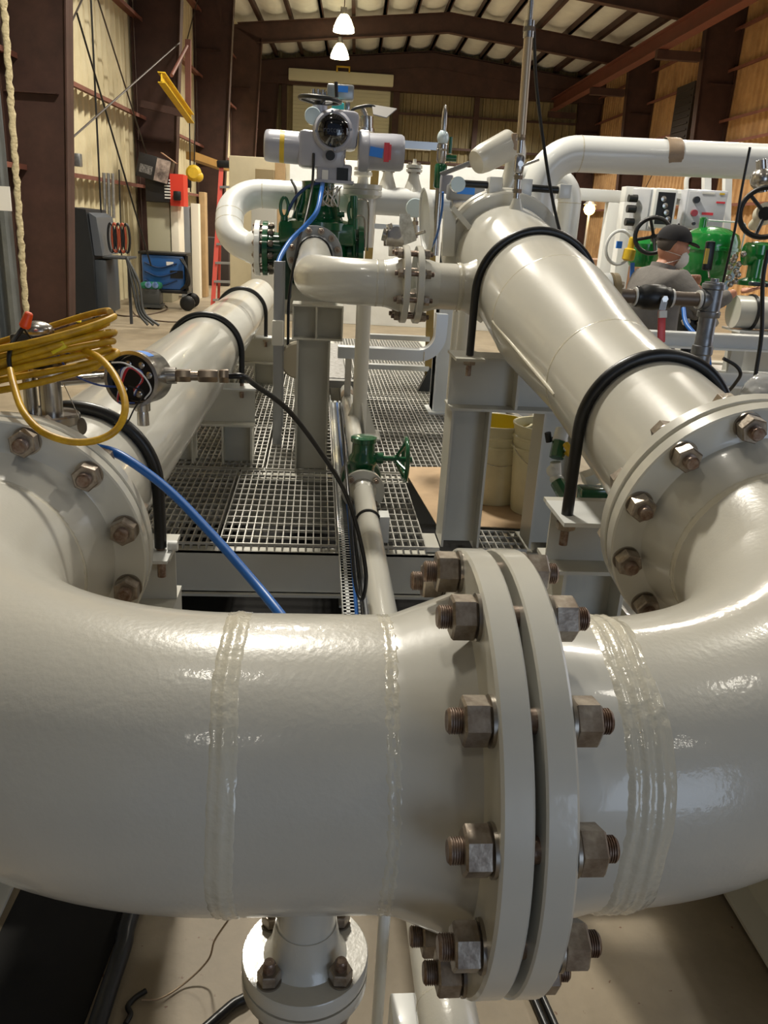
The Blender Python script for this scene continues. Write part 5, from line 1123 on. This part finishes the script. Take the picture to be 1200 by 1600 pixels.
# stacked timber posts, hanging hose and drum
boxthing('grey_locker', 'narrow blue-grey locker just right of the steel cabinet', 'cabinet', V((-2.722,17.200,0.807)).x, V((-2.509,17.200,0.818)).x, 17.2, 17.7, 0, V((-2.609,17.200,1.745)).z, mat('locker_grey', '#8e9296', .5))
boxthing('white_curtain', 'white hanging curtain strip at the left wall behind the blue welder', 'cloth', V((-2.494,17.100,0.823)).x, V((-2.344,17.100,0.830)).x, 17.1, 17.3, 0, V((-2.409,17.100,1.802)).z, mat('off_white_cloth', '#e2dccb', .8))
boxthing('timber_planks', 'bundle of upright brown timber planks beside the white curtain', 'timber', V((-2.386,17.500,0.812)).x, V((-2.271,17.500,0.818)).x, 17.5, 17.8, 0, V((-2.335,17.500,2.026)).z, PLY)
t = thing('tyre', 'black tyre lying on the floor behind the red ladder', 'tyre', (-2.627,21.766,0.000)); c_ = V((-2.627,21.766,0.000))
MB().tube([c_+V((.32*cos(a), .3+.32*sin(a), .14)) for a in [2*pi*i/28 for i in range(28)]], .13, 14, closed=True).build('tread', RUB, t)
o_ = tag(MB().bb(c_.x-.5, c_.x+.5, 20.5, 21.2, 0, 1.1, .02).build('dark_crate', mat('dark_box', '#2d231f', .7)), 'dark crate in the shade behind the tyre', 'box')
# red step ladder
t = thing('step_ladder', 'red fibreglass step ladder with black top standing left of the white pipe loop', 'ladder', (-1.744,17.035,0.000)); yl = 14.2
a0, a1_ = V((-1.962,15.903,0.000)), V((-1.597,14.400,2.344)); b0_, b1_ = V((-1.225,16.255,0.000)), V((-1.270,14.400,2.363)); a0.y = b0_.y = 14.0; a0.z = b0_.z = 0; a0.x = V((-1.738,14.000,0.176)).x; b0_.x = V((-1.044,14.000,0.209)).x
REDL = mat('red_fibreglass', '#c24a3c', .45)
for p_, q_ in ((a0, a1_), (b0_, b1_)): MB().bar(p_, q_, .07, .035, up=(0, 1, 0)).build('rail', REDL, t)
for p_, q_ in ((a0+V((0, .9, 0)), a1_), (b0_+V((0, .9, 0)), b1_)): MB().bar(p_, q_, .045, .03, up=(0, 1, 0)).build('rear_rail', REDL, t)
for k in range(1, 8): f_ = k/8; MB().bar(a0.lerp(a1_, f_), b0_.lerp(b1_, f_), .08, .035).build('step', ALU, t)
MB().bar(a1_+V((-.07, .03, .05)), b1_+V((.07, .03, .05)), .18, .11, bev=.02).build('top_cap', BLK, t)
# jib crane and chain hoist
t = thing('jib_arm', 'yellow jib crane beam angled down from the second column on the left', 'crane', (-2.356,16.600,3.462))
p_, q_ = V((-2.589,14.900,3.739)), V((-2.440,17.000,3.364)); b = MB(); ibeam(b, p_, q_, .16, .12, .015, .02); b.build('beam', YEL2, t)
MB().cyl(V((-2.559,15.700,3.804)), V((-2.509,17.200,4.512)), .03, n=10).build('tie_rod', RUSTL, t); MB().bar(V((-2.498,17.300,4.635)), V((-2.533,17.300,3.303)), .10, .10, up=(0, 1, 0)).build('mast', RUSTL, t)
MB().bar(V((-3.346,17.000,3.479)), V((-2.464,17.000,3.341)), .12, .12, up=(0, 0, 1)).build('bracket', RUST, t)
t = thing('chain_hoist', 'yellow chain hoist hanging by the second column over the cabinets', 'hoist', (-2.406,17.000,2.349)); c_ = V((-2.406,17.000,2.338))
MB().lathe(c_, (0, -1, .1), [(.10, -.08), (.14, -.06), (.15, .04), (.10, .09)], 20).sphere(c_+V((.08, 0, -.05)), .10, n=12).build('hoist_body', YEL2, t)
MB().cyl(V((-2.466,17.000,3.254)), V((-2.475,17.000,2.004)), .012, n=8).cyl(V((-2.360,17.000,3.239)), V((-2.403,17.000,2.440)), .01, n=8).build('chain', BLK, t); MB().box(V((-2.518,17.000,2.184)), (.12, .1, .22), None, .02).build('pendant', BLK, t)
t = thing('timber_beam', 'yellow timber beam fixed across the third bay on the left wall', 'timber', (-2.388,19.000,2.701)); MB().bar((-2.603,18.000,2.708), (-2.133,20.000,2.619), .2, .14).build('beam', mat('yellow_timber', '#a07a3c', .6, var=.2), t)
# conduits and hanging hoses on the left wall
for (u0, v0_, u1_, v1_, y_, lab) in ():
    pass
for p_, q_, r_, lab in (((-3.215,13.200,4.321), (-3.248,13.200,1.538), .014, 'dark drop cable hanging above the black power source'), ((-3.312,12.800,4.077), (-2.797,14.500,0.759), .014, 'dark slanting cable across the left wall panels'), ((-3.176,14.200,2.214), (-3.206,14.200,0.905), .012, 'thin conduit low on the left wall behind the tool tray')):
    tag(MB().cyl(p_, q_, r_, n=8).build('wall_cable', BLK), lab, 'cable')
for k in range(3): tag(MB().cyl(V((-3.464,14.400,2.160))+V((.07*k, 0, 0)), V((-3.485,14.400,1.482))+V((.07*k, 0, 0)), .028, n=10).build('conduit', GALV), ['leftmost grey conduit dropping behind the black power source', 'middle grey conduit of three behind the black power source', 'rightmost grey conduit of three behind the black power source'][k], 'conduit')
tag(MB().box((-3.218,12.000,2.213), (.1, .12, .16), None, .01).build('outlet_box', GALV), 'small grey electrical box on the lower wall rail by the brown column', 'electrical box')
t = thing('floor_sign', 'small yellow and white object on the floor at the foot of the brown column', 'object', (-3.291,11.599,0.000)); c_ = V((-3.251,11.481,0.000))
MB().poly([c_+V((-.02, 0, 0)), c_+V((.14, 0, 0)), c_+V((.06, .02, .16))], (0, .03, 0)).build('white_side', WHT, t); MB().cyl(c_+V((.03, .02, .15)), c_+V((.15, .05, .06)), .03).build('dark_roll', BLK, t); MB().box(c_+V((.03, .0, .18)), (.09, .05, .035)).build('yellow_top', mat('bright_yellow_tape', '#e6cf22', .5), t)
tag(MB().box((-3.037,8.600,1.671), (.16, .02, .22)).build('paper_notice', WHT), 'white paper notice at the far left edge on the brown panel', 'notice')


# clutter on and under the second skid
t = thing('pump_set', 'dark pump and fittings low behind the galvanised tee', 'pump', (2.626,5.600,1.106)); c_ = V((2.612,5.600,1.106))
b = MB(); b.lathe(c_-V((.12, 0, 0)), (1, 0, 0), [(.05, 0), (.09, .02), (.09, .16), (.06, .18), (.06, .26), (.03, .27)], 24).cyl(c_, c_+V((0, 0, .16)), .03, n=14); b.build('pump_body', mat('dark_casting', '#26282b', .4, .3), t)
MB().cyl(c_-V((0, 0, .09)), (c_.x, c_.y, .0), .05, n=14).build('pedestal', mat('dark_casting', '#26282b', .4, .3), t)
for k in range(3): MB().hexp(c_+V((-.1+.1*k, -.09, .02)), c_+V((-.1+.1*k, -.13, .02)), .05).build('fitting', STEEL, t)
cable('hose', [(2.258,5.000,1.250), (2.245,4.900,1.172), (2.277,4.800,1.110), (2.359,4.800,1.037), (2.370,4.700,0.842)], .014, BLUE, 'blue hose curving down behind the galvanised pipe', 'hose')
cable('cable', [(1.802,3.500,1.164), (1.868,3.500,1.133), (1.896,3.500,1.097), (1.905,3.550,1.044), (1.908,3.600,0.999)], .008, BLK, 'black cable loop over the bucket behind the galvanised pipe')
t = thing('low_rack', 'white steel channel rack low behind the galvanised pipe', 'rack', (2.3, 4.4, 0)); c_ = V((2.253,4.700,1.140))
for zz_ in (c_.z, c_.z-.22): ibeam(MB(), (c_.x-.4, 4.7, zz_), (c_.x+1.6, 4.7, zz_), .09, .10).build('channel', WHITEP, t)
for dx in (-.3, .25, 1.3): MB().bb(c_.x+dx-.04, c_.x+dx+.04, 4.70, 4.78, 0, c_.z-.09).build('leg', BEAM, t)
c_ = V((2.016,3.500,1.029)); tag(MB().sphere((c_.x, c_.y, c_.z-.05), .10, (1, .9, 1.3), n=20).build('plastic_bag', mat('clear_bag', '#c9cbcc', .15, bump=.8, bscale=6, dist=.05, trans=.5, coat=1)), 'clear plastic bag hanging low at the right edge', 'bag')
# ---------------------------------------------------------------- the worker
def evald(me, mods):
    o = bpy.data.objects.new('tmp', me); COL.objects.link(o)
    for ty, kw in mods:
        m_ = o.modifiers.new('m', ty)
        for k, v in kw.items(): setattr(m_, k, v)
    dg = bpy.context.evaluated_depsgraph_get(); dg.update()
    r = bpy.data.meshes.new_from_object(o.evaluated_get(dg)); bpy.data.objects.remove(o); return r
def skinmesh(nodes, edges, sub=2):
    names = list(nodes); me = bpy.data.meshes.new('sk')
    me.from_pydata([nodes[n][0] for n in names], [(names.index(a), names.index(b)) for a, b in edges], [])
    o = bpy.data.objects.new('sk', me); COL.objects.link(o); o.modifiers.new('s', 'SKIN')
    if not me.skin_vertices: me.attributes  # layer made by the modifier
    lay = me.skin_vertices[0].data if me.skin_vertices else None
    if lay is None:
        bpy.context.view_layer.objects.active = o; lay = me.skin_vertices[0].data
    for i, n in enumerate(names):
        r = nodes[n][1]; lay[i].radius = r if isinstance(r, tuple) else (r, r)
    lay[0].use_root = True
    if sub: s_ = o.modifiers.new('u', 'SUBSURF'); s_.levels = s_.render_levels = sub
    dg = bpy.context.evaluated_depsgraph_get(); dg.update()
    r = bpy.data.meshes.new_from_object(o.evaluated_get(dg)); bpy.data.objects.remove(o); return r
HC = V((2.256,5.300,1.603)); fw = V((.93, .36, 0)).normalized(); rt = V((fw.y, -fw.x, 0))    # forward, and his right side
gx, gy = HC.x-.05, HC.y
G = V((gx, gy, 0)); up = V((0, 0, 1))
def L_(f, r, z): return G + fw*f + rt*r + up*z
dz = HC.z - 1.60
wr_r = V((2.571,4.980,1.370)); el_r = V((2.390,5.020,1.254)); wr_l = V((2.470,5.320,1.374)); el_l = V((2.600,5.500,1.173))
sh_r = L_(-.02, .185, 1.40+dz); sh_l = L_(.03, -.19, 1.40+dz)
nodes = {'pelvis': (L_(-.02, 0, .93), (.13, .10)), 'waist': (L_(-.02, 0, 1.08), (.13, .10)), 'chest': (L_(-.04, 0, 1.27+dz), (.155, .11)), 'upper': (L_(-.03, 0, 1.38+dz), (.12, .09)), 'neck': (L_(.0, 0, 1.46+dz), .058), 'skull': (L_(.045, 0, 1.55+dz), .055),
 'shr': (sh_r, .058), 'elr': (el_r, .042), 'wrr': (wr_r, .028), 'shl': (sh_l, .058), 'ell': (el_l, .042), 'wrl': (wr_l, .028),
 'hipr': (L_(-.02, .10, .88), .09), 'knr': (L_(.02, .11, .49), .06), 'anr': (L_(-.02, .11, .09), .042), 'toer': (L_(.15, .13, .035), .035),
 'hipl': (L_(-.02, -.10, .88), .09), 'knl': (L_(.06, -.11, .49), .06), 'anl': (L_(.04, -.12, .09), .042), 'toel': (L_(.21, -.14, .035), .035)}
edges = [('pelvis', 'waist'), ('waist', 'chest'), ('chest', 'upper'), ('upper', 'neck'), ('neck', 'skull'), ('upper', 'shr'), ('shr', 'elr'), ('elr', 'wrr'), ('upper', 'shl'), ('shl', 'ell'), ('ell', 'wrl'),
 ('pelvis', 'hipr'), ('hipr', 'knr'), ('knr', 'anr'), ('anr', 'toer'), ('pelvis', 'hipl'), ('hipl', 'knl'), ('knl', 'anl'), ('anl', 'toel')]
bmh = bmesh.new(); bmh.from_mesh(skinmesh(nodes, edges, 2))
# head: an ellipsoid shaped into skull, brow, jaw, nose and ears; looks forward and a little down
hm = bmesh.new(); bmesh.ops.create_uvsphere(hm, u_segments=40, v_segments=28, radius=1)
for v in hm.verts:
    x, y, z = v.co                                  # x forward, y left, z up
    fx = x*.098; fy = y*.078*(1-.12*max(0, x)); fz = z*.122
    if z < 0: fx = fx*(1+.10*z) + .012*(-z)*max(0, x); fy *= (1+.28*z)
    if x > .5: fx -= .010*(x-.5)                    # flatter face
    n_ = math.exp(-((z+.12)/.16)**2-(y/.16)**2); 
    if x > 0: fx += .026*n_
    e_ = math.exp(-((z-.08)/.10)**2-((abs(y)-.38)/.16)**2)
    if x > 0: fx -= .007*e_
    m_ = math.exp(-((z+.48)/.07)**2-(y/.25)**2)
    if x > 0: fx += .005*m_
    v.co = (fx, fy, fz)
hf = V((.99, -.10, 0)).normalized(); Mh = Matrix.Translation(HC) @ Matrix((hf, up.cross(hf), up)).transposed().to_4x4() @ Matrix.Rotation(.12, 4, 'Y')
hm.transform(Mh)
tmp = bpy.data.meshes.new('h'); hm.to_mesh(tmp); bmh.from_mesh(tmp)
ears = MB()
for s in (1, -1): ears.sphere(Mh @ V((-.012, s*.077, -.005)), .030, (.55, .3, 1), Mh.to_3x3(), 14)
t2 = ears.mesh('e'); bmh.from_mesh(t2)
def hand(bm_, w_, d_, palm_n, side, curl, rnd=0):
    # w_: wrist, d_: pointing direction, palm_n: palm normal, side: thumb side sign
    d_ = d_.normalized(); n_ = (palm_n - d_*palm_n.dot(d_)).normalized(); s_ = d_.cross(n_)*side
    nd = {'w': (w_, .026), 'p': (w_+d_*.045, (.036, .016)), 'k': (w_+d_*.085, (.038, .014))}; ed = [('w', 'p'), ('p', 'k')]
    bm_.from_mesh(skinmesh(nd, ed, 2))
    for i, (o_, ln) in enumerate(((.030, .068), (.011, .076), (-.009, .070), (-.028, .056))):
        b0 = w_+d_*.080+s_*o_; a_ = curl[i]; p1 = b0 + (d_*cos(a_*.5)+n_*sin(a_*.5))*ln*.45; p2 = p1+(d_*cos(a_)+n_*sin(a_))*ln*.32; p3 = p2+(d_*cos(a_*1.5)+n_*sin(a_*1.5))*ln*.25
        bm_.from_mesh(skinmesh({'a': (b0-d_*.02, .0095), 'b': (p1, .0088), 'c': (p2, .008), 'd': (p3, .0068)}, [('a', 'b'), ('b', 'c'), ('c', 'd')], 2))
    tb = w_+d_*.02+s_*.022; t1 = tb+(d_*.7+s_*.75).normalized()*.038; t2_ = t1+(d_*.9+s_*.25+n_*.35).normalized()*.030; t3_ = t2_+(d_+n_*.5).normalized()*.02
    bm_.from_mesh(skinmesh({'a': (tb, .014), 'b': (t1, .0115), 'c': (t2_, .010), 'd': (t3_, .008)}, [('a', 'b'), ('b', 'c'), ('c', 'd')], 2))
dr_ = (V((2.663,4.900,1.393))-wr_r); hand(bmh, wr_r+dr_.normalized()*.015, dr_, V((0, -.15, 1)), 1, (.5, .4, .4, .5))
dl_ = (V((2.405,5.250,1.464))-wr_l); hand(bmh, wr_l+dl_.normalized()*.01, dl_, V((-.5, -.6, .2)), -1, (1.1, 1.2, 1.2, 1.2))
bm0 = bpy.data.meshes.new('body'); bmh.to_mesh(bm0)
bodym = evald(bm0, [('REMESH', dict(mode='VOXEL', voxel_size=.0065)), ('SMOOTH', dict(iterations=4, factor=.5))])
t = thing('person', 'person in grey work shirt, black cap and white mask standing at right, palm held out', 'person', (gx, gy, 0))
bodym.polygons.foreach_set('use_smooth', [True]*len(bodym.polygons)); bodym.materials.clear(); bodym.materials.append(SKIN)
bodym.transform(RM[t].inverted()); o = bpy.data.objects.new('body', bodym); COL.objects.link(o); o.parent = t
def cloth(name, nd, ed, m, sub=2, disp=0):
    me = skinmesh(nd, ed, sub)
    me.transform(RM[t].inverted()); me.polygons.foreach_set('use_smooth', [True]*len(me.polygons)); me.materials.clear(); me.materials.append(m)
    o = bpy.data.objects.new(name, me); COL.objects.link(o); o.parent = t; return o
cr = wr_r.lerp(el_r, .12); cl = wr_l.lerp(el_l, .12)
cloth('shirt', {'a': (L_(-.03, 0, .80), (.215, .165)), 'b': (L_(-.03, 0, .95), (.205, .155)), 'c': (L_(-.04, 0, 1.12+dz), (.20, .150)), 'd': (L_(-.05, 0, 1.28+dz), (.205, .145)), 'e': (L_(-.03, 0, 1.38+dz), (.175, .135)), 'f': (L_(-.01, 0, 1.44+dz), .105), 'f2': (L_(.0, 0, 1.475+dz), .078),
 'g': (sh_r, .088), 'h': (sh_r.lerp(el_r, .5), .074), 'i': (el_r, .066), 'j': (el_r.lerp(wr_r, .5), .056), 'k': (cr, .044), 'l': (sh_l, .088), 'm': (el_l, .066), 'n': (cl, .044)},
 [('a', 'b'), ('b', 'c'), ('c', 'd'), ('d', 'e'), ('e', 'f'), ('f', 'f2'), ('e', 'g'), ('g', 'h'), ('h', 'i'), ('i', 'j'), ('j', 'k'), ('e', 'l'), ('l', 'm'), ('m', 'n')], SHIRT)
cloth('jeans', {'p': (L_(-.02, 0, .93), (.15, .12)), 'a': (L_(-.02, .10, .84), .115), 'b': (L_(.02, .11, .49), .085), 'c': (L_(-.02, .11, .10), .068), 'd': (L_(-.02, -.10, .84), .115), 'e': (L_(.06, -.11, .49), .085), 'f': (L_(.04, -.12, .10), .068)},
 [('p', 'a'), ('a', 'b'), ('b', 'c'), ('p', 'd'), ('d', 'e'), ('e', 'f')], JEAN)
for s, f0_ in ((.11, 0), (-.12, .06)):
    q = L_(f0_, s, .0); MB().poly([q+fw*a_+rt*b_ for a_, b_ in ((-.10, -.045), (.10, -.05), (.19, -.035), (.21, 0), (.19, .04), (.10, .055), (-.10, .045))], (0, 0, .03)).lathe(q+up*.02-fw*.03, (0, 0, 1), [(.055, 0), (.056, .1)], 20).sphere(q+fw*.09+up*.035, .055, (1.9, .85, .75), Mh.to_3x3()).build('boot', mat('boot', '#3a2c20', .6), t)
# cap, hair and mask
x_, y_, z_ = (Mh.to_3x3() @ V(a) for a in ((1, 0, 0), (0, 1, 0), (0, 0, 1)))
b = MB(); rings = []
for j in range(9):
    ph = j/8*pi/2; rr = cos(ph)**.8 if j < 8 else .02; rings.append([b.bm.verts.new(Mh @ V((.112*rr*cos(2*pi*i/36)-.006, .092*rr*sin(2*pi*i/36), .038+.098*sin(ph)))) for i in range(36)])
b.skin(rings, True)
vis = []
for k, zz_ in ((0, 0), (1, .007)):
    row = [Mh @ V((.075+.085*cos(a)*1.05, .080*sin(a), .046-zz_-.02*cos(a)**2+.0)) for a in [-pi/2+pi*i/16 for i in range(17)]]; vis.append([b.bm.verts.new(p) for p in row])
b.bm.faces.new(vis[0]); b.bm.faces.new(vis[1][::-1])
for i in range(16): b.bm.faces.new((vis[0][i], vis[1][i], vis[1][i+1], vis[0][i+1]))
b.sphere(Mh @ V((-.006, 0, .137)), .007, n=10); b.build('cap', CAPM, t)
b = MB(); b.sphere(Mh @ V((-.034, 0, .022)), .088, (.82, .93, .92), Mh.to_3x3(), 26); b.build('hair', mat('dark_hair', '#4a423c', .8), t)
b = MB(); b.lathe(Mh @ V((.045, 0, -.062)), (Mh.to_3x3() @ V((1, 0, -.28))), [(.062, 0), (.064, .012), (.058, .034), (.045, .056), (.022, .070), (.001, .074)], 30); b.build('mask', MASKM, t)
for zz_ in (.012, -.045): MB().tube([Mh @ V((.075*cos(a), .0805*sin(a)*1.02, -.05+zz_*(1-cos(a))*.8)) for a in [-pi*.92+pi*1.84*i/40 for i in range(41)]], .0016, 6).build('mask_strap', WHT, t)
for s in (1, -1): MB().sphere(Mh @ V((.088, s*.030, .010)), .011, n=12).build('eye', mat('eye_white', '#e8e4df', .3), t); MB().sphere(Mh @ V((.0965, s*.030, .009)), .0052, n=10).build('iris', mat('eye_dark', '#2a1a12', .2), t)
MB().lathe(L_(.0, 0, 1.455+dz), (fw*.25+up), [(.072, 0), (.082, .004), (.078, .034), (.070, .034)], 30, False, True).build('collar', SHIRT, t)
ph = thing('handheld_device', 'small dark handheld device resting on the outstretched palm of the worker', 'device', tuple(wr_r)); d_ = dr_.normalized()
MB().box(wr_r+d_*.115+V((0, -.0, .030)), (.105, .06, .024), Matrix.Rotation(.06, 3, 'Y'), .008).build('case', mat('dark_teal', '#16262c', .35), ph)
